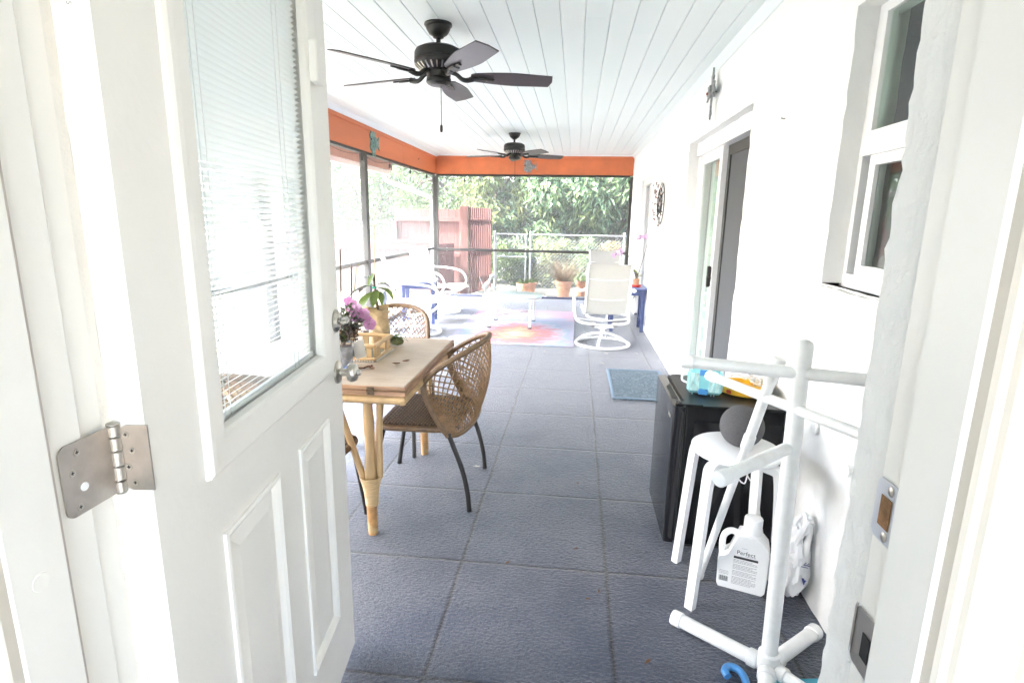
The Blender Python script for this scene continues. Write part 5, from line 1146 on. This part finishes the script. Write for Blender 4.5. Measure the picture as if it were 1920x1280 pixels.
# ------------------------------------------------------------------ white swivel rockers (front = +y)
def make_rocker():
    t=thing('swivel_rocker','white swivel rocker seen from behind, cream sling back towards us','chair',(.355,6.46,0),R(4),'white swivel rockers')
    m=MB(); ring=[V(.305*math.cos(a),.305*math.sin(a),.022) for a in [2*PI*i/48 for i in range(48)]]; m.tube(ring,.017,10,closed=True); rg=m.done('base_ring',M['chairw'],t,local=True)
    m=MB()
    for a in (PI/4+.5,3*PI/4+.5):
        d=V(math.cos(a),math.sin(a),0); m.tube(cr([d*.30+V(0,0,.03),d*.22+V(0,0,.09),d*.08+V(0,0,.135),d*-.08+V(0,0,.135),d*-.22+V(0,0,.09),d*-.30+V(0,0,.03)],7),.015,9)
    m.done('base_arch',M['chairw'],rg,local=True)
    m=MB(); m.cyl((0,0,.125),(0,0,.20),.028); m.lathe([(.05,0),(.05,.015),(.03,.03)],(0,0,.19),(0,0,1),20); m.obox((0,0,.222),(.22,0,0),(0,.20,0),(0,0,.012),.004); m.done('swivel_post',M['chairw'],t,local=True)
    m=MB()
    for k in range(5):
        for s_ in (-1,1): m.obox((s_*.13,0,.232+.008*k),(.04,0,0),(0,.22-.02*k,0),(0,0,.005),.001)
    m.done('spring_plate',pm('worn_spring_steel',(.30,.28,.27),.5,metal=.5,var=.2,scale=40),t,local=True)
    rail=[(.36,.385),(.30,.425),(.15,.415),(-.05,.395),(-.16,.40),(-.215,.45),(-.27,.60),(-.325,.78),(-.365,.90),(-.40,.955),(-.425,.96)]
    for s_ in (-1,1):
        m=MB(); m.tube(cr([(s_*.232,a,b) for a,b in rail],7),.0145,9); m.done('side_rail',M['chairw'],t,local=True)
        m=MB(); arm=[(s_*.238,-.30,.69),(s_*.275,-.28,.665),(s_*.315,-.16,.655),(s_*.33,.05,.640),(s_*.33,.20,.60),(s_*.325,.275,.50),(s_*.32,.25,.38),(s_*.31,.13,.30),(s_*.28,-.02,.275),(s_*.20,-.08,.262),(s_*.10,-.08,.26)]
        m.tube(cr(arm,7),.0165,10); m.done('arm',M['chairw'],t,local=True)
    m=MB(); sp=cr([(0,a,b) for a,b in rail],6)
    m.grid(lambda u,v:V(-.222+.444*u,0,0)+sp[int(round(v*(len(sp)-1)))]+V(0,.030*math.sin(PI*u)*(-1 if v>.55 else 0),-.018*math.sin(PI*u)*(1 if v<=.55 else 0)),10,len(sp)-1)
    m.done('sling',M['sling'],t,local=True)
    for y_,z_ in ((-.32,.80),(-.245,.575)):
        m=MB(); m.tube(cr([(-.232,y_,z_),(-.1,y_-.04,z_-.012),(.1,y_-.04,z_-.012),(.232,y_,z_)],5),.007,7); m.done('back_bar',M['chairw'],t,local=True)
    m=MB(); m.tube([(-.232,.30,.41),(.232,.30,.41)],.009,7); m.done('front_bar',M['chairw'],t,local=True)
    m=MB(); m.tube([(-.30,.10,.29),(0,.13,.255),(.30,.10,.29)],.009,7); m.done('arm_bar',M['chairw'],t,local=True)
    m=MB(); m.tube(cr([(-.25,-.05,.272),(0,-.1,.25),(.25,-.05,.272)],5),.010,7); m.done('seat_bar',M['chairw'],t,local=True)
    m=MB()
    for s_ in (-1,1):
        for y_,z_ in ((-.245,.575),(-.30,.69),(.26,.42)): m.sphere((s_*.250,y_,z_),.008,8,6)
    m.done('bolt',M['legm'],t,local=True)
    return t
rk=make_rocker()
for (x_,y_,rz,lb) in ((.52,8.35,R(-170),'white swivel rocker farthest along the right wall, facing us behind the nearer one'),(-1.93,6.72,R(-72),'white swivel rocker by the left screen, seen side on before the blue table'),(-2.02,8.35,R(-108),'white swivel rocker by the left screen beyond the blue table')):
    c=copy_tree(rk); c.location=(x_,y_,0); c.rotation_euler=(0,0,rz); c['label']=lb
# round glass table
gt=thing('round_table','low round table with pale glass top standing on the rug','table',(-.815,7.50,0))
cx,cy=-.815,7.50; zt=.405
m=MB(); m.lathe([(.0,0),(.408,0),(.412,.002),(.412,.007),(.409,.009),(0,.009)],(cx,cy,zt),(0,0,1),64); tp=m.done('glass_top',M['glasst'],gt)
m=MB(); m.tube([(cx+.385*math.cos(a),cy+.385*math.sin(a),zt-.014) for a in [2*PI*i/56 for i in range(56)]],.013,9,closed=True); m.done('rim_ring',M['chairw'],gt)
lg=[(cx-.272,cy-.30),(cx+.262,cy-.28),(cx-.262,cy+.28),(cx+.272,cy+.30)]
for a,b in lg:
    m=MB(); m.cyl((a,b,.014),(a,b,zt-.014),.0155,seg=14); l_=m.done('leg',M['chairw'],gt)
    m=MB(); m.lathe([(.03,0),(.024,.012),(.018,.014)],(a,b,.012),(0,0,1),16); m.done('foot_pad',M['seal'],l_)
m=MB(); m.tube([(*lg[0],.165),(*lg[3],.165)],.010,8); m.done('cross_brace',M['chairw'],gt); m=MB(); m.tube([(*lg[1],.188),(*lg[2],.188)],.010,8); m.done('cross_brace',M['chairw'],gt)
# blue side tables
def make_side():
    t=thing('side_table','dark blue slatted side table between the rockers on the left','side table',(-2.10,7.52,0),R(8),'blue side tables')
    m=MB(); m.box(-.235,.235,-.225,.225,.555,.577,.004); m.done('table_top',M['bluetop'],t,smooth=False,local=True)
    m=MB(); 
    for s_ in (-1,1): m.box(-.19,.19,s_*.185-.009,s_*.185+.009,.475,.5545); m.box(s_*.195-.009,s_*.195+.009,-.17,.17,.475,.5545)
    m.done('apron',M['blue'],t,smooth=False,local=True)
    for a in (-1,1):
        for b in (-1,1):
            m=MB(); m.box(a*.195-.021,a*.195+.021,b*.185-.021,b*.185+.021,0,.5545,.003); m.done('leg',M['blue'],t,smooth=False,local=True)
    m=MB()
    for s_ in (-1,1):
        m.box(s_*.195-.008,s_*.195+.008,-.16,.16,.09,.13)
        for k in (-.07,.07): m.box(s_*.195-.006,s_*.195+.006,k-.02,k+.02,.13,.475)
    m.done('side_slat',M['blue'],t,smooth=False,local=True)
    return t
sdt=make_side(); s2=copy_tree(sdt); s2.location=(.70,7.50,0); s2.rotation_euler=(0,0,R(0)); s2['label']='dark blue side table by the white wall holding a red potted orchid'
# orchid in red saucer on the right blue table
o2=thing('orchid','orchid with long arching pale pink spray in a red saucer on the blue table','flower',(.80,7.42,.577))
m=MB(); m.lathe([(.05,0),(.062,.004),(.068,.03),(.064,.03),(.058,.008),(0,.008)],(.80,7.42,.577),(0,0,1),26); m.done('saucer',M['red'],o2)
m=MB(); m.lathe([(.030,.008),(.042,.05),(.047,.10),(.044,.105),(.0,.10)],(.80,7.42,.577),(0,0,1),22); m.done('pot',M['terra'],o2)
m=MB()
for tip,wd in (((.74,7.35,.78),.06),((.90,7.40,.80),.07),((.84,7.30,.72),.06),((.76,7.52,.80),.05),((.92,7.38,.72),.06)): bigleaf(m,(.80,7.42,.67),tip,wd,.03)
m.done('leaf',M['leafP'],o2)
m=MB(); P=cr([(.80,7.42,.67),(.86,7.40,.9),(.905,7.38,1.15),(.86,7.36,1.22),(.80,7.34,1.20)],7); m.tube(P,.004,5); P2=cr([(.80,7.42,.67),(.70,7.38,.95),(.58,7.3,1.02),(.50,7.28,.99)],7); m.tube(P2,.004,5); m.done('flower_stem',M['bark'],o2)
m=MB(); random.seed(23)
for P_ in (P,P2):
    for k in range(9):
        c=P_[-1-k]+V(random.uniform(-.03,.03),random.uniform(-.03,.03),random.uniform(-.02,.03)); 
        for q in range(5):
            d=V(random.uniform(-1,1),-.4,random.uniform(-1,1)); m.leaf(c,d,(0,-1,.2),.038,.03,.1)
m.done('petals',pm('pale_pink_petal',(.62,.42,.60),.5,var=.15),o2,smooth=False)
# grey pendant dangling on the left screen
hd=thing('hanging_disc','grey slate disc hanging on cord inside the left screen','ornament',(XL+.03,7.18,.35))
m=MB(); m.lathe([(0,-.012),(.09,-.010),(.10,0),(.09,.010),(0,.012)],(XL+.03,7.12,.36),(1,0,0),22); m.done('disc',pm('slate_grey',(.18,.2,.24),.6,var=.1),hd)
m=MB(); m.tube([(XL+.03,7.12,.46),(XL+.03,7.12,.85)],.003,5); m.done('cord',M['whitecord'],hd)

# ------------------------------------------------------------------ garden: fences, pots, stones
GZ=-.12
rf=thing('board_fence','tall red stained board fence with rails beyond the screen corner','fence',(-3.0,11.5,GZ))
m=MB(); x=-3.72; random.seed(6)
while x<-2.33:
    m.box(x,x+.137,11.52,11.538,GZ,1.57+random.uniform(-.012,.012),.002); x+=.1415
m.done('fence_boards',M['redfence'],rf,smooth=False)
m=MB()
for z_ in (1.33,.62): m.box(-3.68,-2.33,11.47,11.518,z_,z_+.09,.003)
m.done('fence_rail',M['redfence'],rf,smooth=False)
m=MB(); m.box(-3.76,-3.66,11.44,11.54,GZ,1.32,.004); m.done('fence_post',M['redfence'],rf,smooth=False)
bf=thing('batten_screen','red stained gate screen of narrow upright battens with a thick end post','fence',(-2.1,11.9,GZ))
m=MB(); m.box(-2.33,-2.16,11.36,11.47,GZ,1.64,.004); m.done('end_post',M['redfence'],bf,smooth=False)
m=MB(); d=V(-1.87+2.16,12.6-11.44,0); 
for k in range(12):
    p=V(-2.145,11.45,0)+d*(k+.35)/12; m.obox((p.x,p.y,(1.62+GZ)/2),d.normalized()*.058,V(d.y,-d.x,0).normalized()*.022,(0,0,1.62-GZ),.002)
m.done('battens',M['redfence2'],bf,smooth=False)
m=MB(); 
for z_ in (1.35,.7,.15): m.bar(V(-2.17,11.46,z_),V(-2.17,11.46,z_)+d,.03,.07)
m.done('batten_rail',M['redfence2'],bf,smooth=False)
lw=thing('low_fence','low faded pink board fence with a capped top rail outside the left screen','fence',(-4.5,11.2,GZ))
m=MB(); x=-8.5
while x<-2.75:
    m.box(x,x+.088,11.20,11.215,GZ,.80,.001); x+=.0915
m.done('fence_boards',M['pinkwall'],lw,smooth=False)
m=MB(); m.box(-8.5,-2.75,11.16,11.26,.90,.955,.004); m.box(-8.5,-2.75,11.18,11.24,.77,.90,.003); m.done('cap_rail',M['redfence'],lw,smooth=False)
gte=thing('wooden_gate','dark red wooden gate leaf standing open behind the corner post','gate',(-2.9,10.95,GZ))
m=MB(); gu=V(.27,.55,0).normalized(); go=V(-2.70,10.75,0); gn=V(-gu.y,gu.x,0)
for k in range(5): m.obox(go+gu*(.06+.118*k)+V(0,0,.40),gu*.112,gn*.02,(0,0,1.02),.002)
m.done('gate_boards',M['redfence2'],gte,smooth=False)
m=MB(); m.obox(go+gu*.26-gn*.025+V(0,0,.80),gu*.60,gn*.03,V(gu.x*0,0,.16),.003); m.obox(go+gu*.26-gn*.025+V(0,0,.08),gu*.54,gn*.03,(0,0,.10),.003); m.done('gate_rail',M['redfence'],gte,smooth=False)
m=MB(); m.lathe([(.035,0),(.03,.01),(0,.012)],go+gu*.33-gn*.04+V(0,0,.80),-gn,14); m.done('gate_button',M['white'],gte)
m=MB(); m.tube([(-2.33,11.2,GZ),(-2.28,11.25,1.15)],.010,6); o=m.done('garden_stake',M['bark'],None); tag(o,'thin dark garden stake leaning against the red fence','stake')
# chain link
def chain(name,label,p,q,zt,posts,rails,mesh=True,gate=False):
    t=thing(name,label,'gate' if gate else 'fence',(p[0],p[1],GZ)); p=V(*p,0);q=V(*q,0); d=q-p; L_=d.length; u=d.normalized()
    for s_ in posts:
        m=MB(); c=p+u*s_; m.cyl(c+V(0,0,GZ),c+V(0,0,zt+.04),.023,seg=12); m.sphere(c+V(0,0,zt+.045),.027,10,8); m.done('post',M['galvfence'],t)
    m=MB()
    for z_ in rails: m.cyl(p+V(0,0,z_),q+V(0,0,z_),.0145,seg=10)
    if gate:
        for s_ in (0.03,L_-.03): m.cyl(p+u*s_+V(0,0,rails[-1]),p+u*s_+V(0,0,rails[0]),.0145,seg=10)
    m.done('rail',M['galvfence'],t)
    if mesh:
        m=MB(); st=.075; H_=zt-GZ-.03; n=int(L_/st); 
        for k in range(-int(H_/st),n+1):
            for sg in (1,-1):
                a=k*st; z0,z1=GZ+.03,zt; s0,s1=(a,a+H_) if sg>0 else (a+H_,a)
                # clip to 0..L
                pts=[]
                for s_,z_ in ((s0,z0),(s1,z1)): pts.append([s_,z_])
                (sa,za),(sb,zb)=pts
                def clip(sx_): return za+(zb-za)*(sx_-sa)/(sb-sa)
                lo=max(0,min(sa,sb)); hi=min(L_,max(sa,sb))
                if hi-lo<.02: continue
                A1=p+u*lo+V(0,0,clip(lo)); B1=p+u*hi+V(0,0,clip(hi)); m.tube([A1,B1],.0019,3,cap=False)
        m.done('chain_mesh',M['wire'],t)
    return t
chain('chainlink_gate','chain link garden gate with a middle bar beside the batten screen',(-1.70,12.0),(-1.01,12.0),1.09,[0],[1.09,.62,-.02],True,True)
chain('chainlink_fence','chain link fence running right from the gate behind the flower pots',(-.94,12.0),(3.2,12.1),1.09,[0,1.95,3.6],[1.09],True)
chain('chainlink_fence','distant chain link fence seen over the low pink fence on the left',(-9.5,15.2),(-3.6,15.2),1.25,[0,2.2,4.6],[1.25],False)
def pot(x_,y_,s_,label,grass=False,z0=GZ):
    t=thing('terracotta_pot',label,'plant pot',(x_,y_,z0),0,'terracotta pots along the patio edge')
    m=MB(); m.lathe([(.085*s_,0),(.115*s_,.19*s_),(.128*s_,.195*s_),(.132*s_,.25*s_),(.122*s_,.25*s_),(.115*s_,.22*s_),(0,.215*s_)],(x_,y_,z0),(0,0,1),28); b_=m.done('pot_body',M['terra'],t)
    m=MB(); m.lathe([(.112*s_,.222*s_),(0,.23*s_)],(x_,y_,z0),(0,0,1),18); m.done('soil',M['soil'],t)
    if grass:
        m=MB(); random.seed(int(x_*100))
        for k in range(260):
            a=random.uniform(0,2*PI); r0=random.uniform(0,.1)*s_; b=V(x_+r0*math.cos(a),y_+r0*math.sin(a),z0+.22*s_); ln=random.uniform(.2,.42)*s_; dr_=random.uniform(.2,.9)
            e=b+V(math.cos(a)*ln*dr_,math.sin(a)*ln*dr_,ln*(1-.4*dr_)); mid=b.lerp(e,.5)+V(0,0,ln*.12); m.tube([b,mid,e],[.003,.0025,.001],3,cap=False)
        m.done('dry_grass',M['grassd'],t)
    else:
        m=MB(); random.seed(int(x_*77))
        for k in range(40): m.leaf((x_+random.uniform(-.08,.08)*s_,y_+random.uniform(-.08,.08)*s_,z0+.22*s_),(random.uniform(-.7,.7),random.uniform(-.7,.7),1),(0,-1,0),random.uniform(.06,.14),.03)
        m.done('leaves',M['leafB'],t,smooth=False)
    return t
pot(-1.02,11.35,1.05,'terracotta pot standing before the chain link gate'); pot(-.90,11.75,.95,'smaller terracotta pot half behind another near the gate post'); pot(-.20,11.3,1.35,'large terracotta pot with dry straw coloured grass behind the glass table',True); pot(.20,11.65,1.25,'terracotta pot right of the dry grass pot, behind the rocker arm')
random.seed(17)
for k in range(16):
    x_=random.uniform(-2.0,-.5); y_=random.uniform(10.55,11.1); s_=random.uniform(.05,.11)
    m=MB(); m.sphere((0,0,0),1,14,10)
    for i,v in enumerate(m.v): q=v*(1+.45*noise.noise(v*1.6+V(k,0,0))); m.v[i]=V(x_+q.x*s_,y_+q.y*s_*.8,GZ+.6*s_*.4+q.z*s_*.6)
    o=m.done('garden_stone',M['stone'],None); tag(o,'pale rough stone in the gravel row at the edge of the porch slab','stone','garden stones along the slab')
gf=thing('garden_ornament','small weathered animal ornament on the stones by the batten screen','ornament',(-1.75,11.2,GZ))
m=MB(); m.tube(cr([(-1.80,11.2,.02),(-1.75,11.2,.10),(-1.70,11.2,.16),(-1.66,11.2,.24)],5),lambda i,n_:.055-.002*i,10); m.sphere((-1.64,11.19,.27),.045,12,8,(1.2,1,1)); m.tube([(-1.80,11.2,.03),(-1.86,11.2,.18),(-1.90,11.2,.26)],[.02,.012,.005],7)
for dx in (-.04,.05): m.tube([(-1.74+dx,11.18,.08),(-1.74+dx,11.18,GZ)],.014,7)
m.done('body',M['pewter'],gf)
# ------------------------------------------------------------------ trees and shrubs
def crown(rng,center,rad,nblob,nleaf,ll,lw,droop,mt,name,parent,zmin=-.1,shell=.55):
    m=MB(); c=V(*center); blobs=[]
    for k in range(nblob):
        d=V(rng.gauss(0,1),rng.gauss(0,1),rng.gauss(0,1)).normalized(); r_=rng.uniform(.35,.85); b=c+V(d.x*rad[0]*r_,d.y*rad[1]*r_,d.z*rad[2]*r_); blobs.append((b,rng.uniform(.28,.46)*min(rad)))
    vs=[];fs=[]
    for k in range(nleaf):
        b,r_=rng.choice(blobs); d=V(rng.gauss(0,1),rng.gauss(0,1)-.25,rng.gauss(0,1)).normalized(); q=shell+(1-shell)*rng.random(); p=b+d*r_*q*rng.uniform(.85,1.25)
        if p.z<zmin: continue
        dir_=(d*.35+V(rng.uniform(-.8,.8),rng.uniform(-.5,.5),rng.uniform(-.5,.3)-droop)).normalized(); l=ll*rng.uniform(.6,1.25); w_=lw*rng.uniform(.7,1.2)
        n=(d*.9+V(rng.uniform(-.6,.6),rng.uniform(-.6,.6)-.25,.45)).normalized(); x_=dir_.cross(n)
        if x_.length<.05: continue
        x_.normalize(); n=x_.cross(dir_); o=len(vs); mid=p+dir_*l*.42; vs+=[p,mid+x_*w_/2+n*w_*.18,p+dir_*l-n*l*.18,mid-x_*w_/2+n*w_*.18]; fs+=[(o,o+1,o+2),(o,o+2,o+3)]
    m.v=vs; m.f=fs; m.mi=[0]*len(fs)
    return m.done(name,mt,parent,smooth=False),blobs
def tree(name,label,x_,y_,h,rad,cz,seed,nb,nl,ll,lw,droop,mt,tr_=.12,cat='tree',group='trees beyond the garden fence'):
    rng=random.Random(seed); t=thing(name,label,cat,(x_,y_,GZ),0,group)
    cr_o,bl=crown(rng,(x_,y_,cz),rad,nb,nl,ll,lw,droop,mt,'crown',t)
    m=MB(); top=V(x_+rng.uniform(-.3,.3),y_,cz); P=cr([V(x_,y_,GZ),V(x_+rng.uniform(-.1,.1),y_,GZ+(cz-GZ)*.5),top],5); m.tube(P,lambda i,n:tr_*(1.25-.8*i/n),9)
    for b,r_ in bl[:9]:
        s=P[rng.randrange(len(P)//3,len(P))]; m.tube(cr([s,s.lerp(b,.5)+V(0,0,.15),b],4),lambda i,n:tr_*.34*(1-.75*i/n),6)
    m.done('trunk',M['bark'],t)
    return t
tree('broadleaf_tree','large leaved tree hanging over the chain link fence at the far right',.95,14.2,4,(1.9,1.2,1.9),2.2,1,40,10500,.215,.085,.45,M['leafA'])
tree('broadleaf_tree','large leaved tree in the middle above the chain link fence, right of the pale one',-.75,14.8,4,(1.5,1.2,1.9),2.2,2,36,9500,.20,.078,.45,M['leafA'])
tree('broadleaf_tree','yellow green drooping tree just right of the batten screen',-2.0,14.6,4,(1.1,1.0,1.9),2.1,3,30,6000,.19,.065,.6,M['leafC'])
tree('fine_leaved_tree','fine leaved tree rising behind the tall red board fence',-3.6,15.2,5,(1.7,1.3,2.2),2.4,4,40,7600,.13,.05,.3,M['leafB'])
tree('fine_leaved_tree','fine leaved tree seen between the two left screen posts',-5.6,15.9,5,(1.7,1.3,2.1),2.0,5,34,6200,.13,.05,.3,M['leafB'])
tree('fine_leaved_tree','fine leaved tree at the far left beside the open door edge',-7.6,16.0,5,(1.8,1.3,2.0),2.1,6,34,6200,.13,.05,.3,M['leafB'])
tree('broadleaf_tree','tall dark broad tree behind the row at the far right',3.2,16.8,5,(2.4,1.4,2.9),2.6,7,40,6000,.30,.11,.45,M['leafA'])
tree('broadleaf_tree','tall dark broad tree behind the middle of the row',.2,17.6,6,(2.5,1.4,3.0),2.7,8,44,6600,.30,.11,.45,M['leafA'])
tree('fine_leaved_tree','tall fine leaved tree behind the red fence row',-3.2,18.5,6,(2.7,1.5,3.0),2.8,9,44,7600,.18,.07,.4,M['leafB'])
tree('fine_leaved_tree','tall fine leaved tree at the back left of the row',-7.0,19.5,6,(3.0,1.5,2.8),2.6,10,44,7600,.18,.07,.4,M['leafB'])
tree('fine_leaved_tree','tall fine leaved tree at the extreme left of the row',-11.0,19.0,6,(3.0,1.5,2.8),2.6,12,44,6600,.18,.07,.4,M['leafB'])
for i,(x_,y_,s_,mt,lb) in enumerate([(-1.45,13.0,.62,'leafB','small green shrub behind the chain link gate'),(-.55,13.1,.68,'leafC','yellow green shrub behind the chain link fence, next to the gate post'),(.25,13.0,.66,'leafB','green shrub behind the dry grass pot and fence'),(.95,13.1,.62,'leafR','reddish leaved shrub behind the right end of the fence'),(1.7,13.2,.7,'leafB','green shrub behind the fence at the white wall'),(-2.3,13.6,.7,'leafB','green shrub hidden low behind the batten screen'),(-4.6,14.2,.7,'leafB','green shrub before the distant left fence'),(-6.3,14.3,.75,'leafB','rounded green shrub before the distant left fence, farther left')]):
    rng=random.Random(40+i); t=thing('shrub',lb,'shrub',(x_,y_,GZ),0,'shrubs along the fence')
    _,bl=crown(rng,(x_,y_,.45),(s_,s_*.8,s_*.95),26,4200,.10,.045,.2,M[mt],'foliage',t,zmin=GZ)
    m=MB()
    for b,r_ in bl[:7]: m.tube([V(x_,y_,GZ),V(x_,y_,.1).lerp(b,.4),b],[.025,.016,.006],6)
    m.done('stem',M['bark'],t)

# ------------------------------------------------------------------ haze
hm=bpy.data.materials.new('glare_haze'); hm.use_nodes=True; nt=hm.node_tree; nt.nodes.remove(nt.nodes['Principled BSDF'])
pvn=nt.nodes.new('ShaderNodeVolumePrincipled'); pvn.inputs['Color'].default_value=(.95,.96,.97,1); pvn.inputs['Density'].default_value=.009; pvn.inputs['Anisotropy'].default_value=.0  # added volume, stands in for the glare that veils the far end
nt.links.new(pvn.outputs[0],nt.nodes['Material Output'].inputs['Volume'])
m=MB(); m.box(-46,46,-13,61,-1.2,8.5); hz=m.done('haze',hm,None,smooth=False); hz['kind']='stuff'; hz['label']='pale haze added in place of glare, fading the garden beyond the screens'; hz['category']='haze'
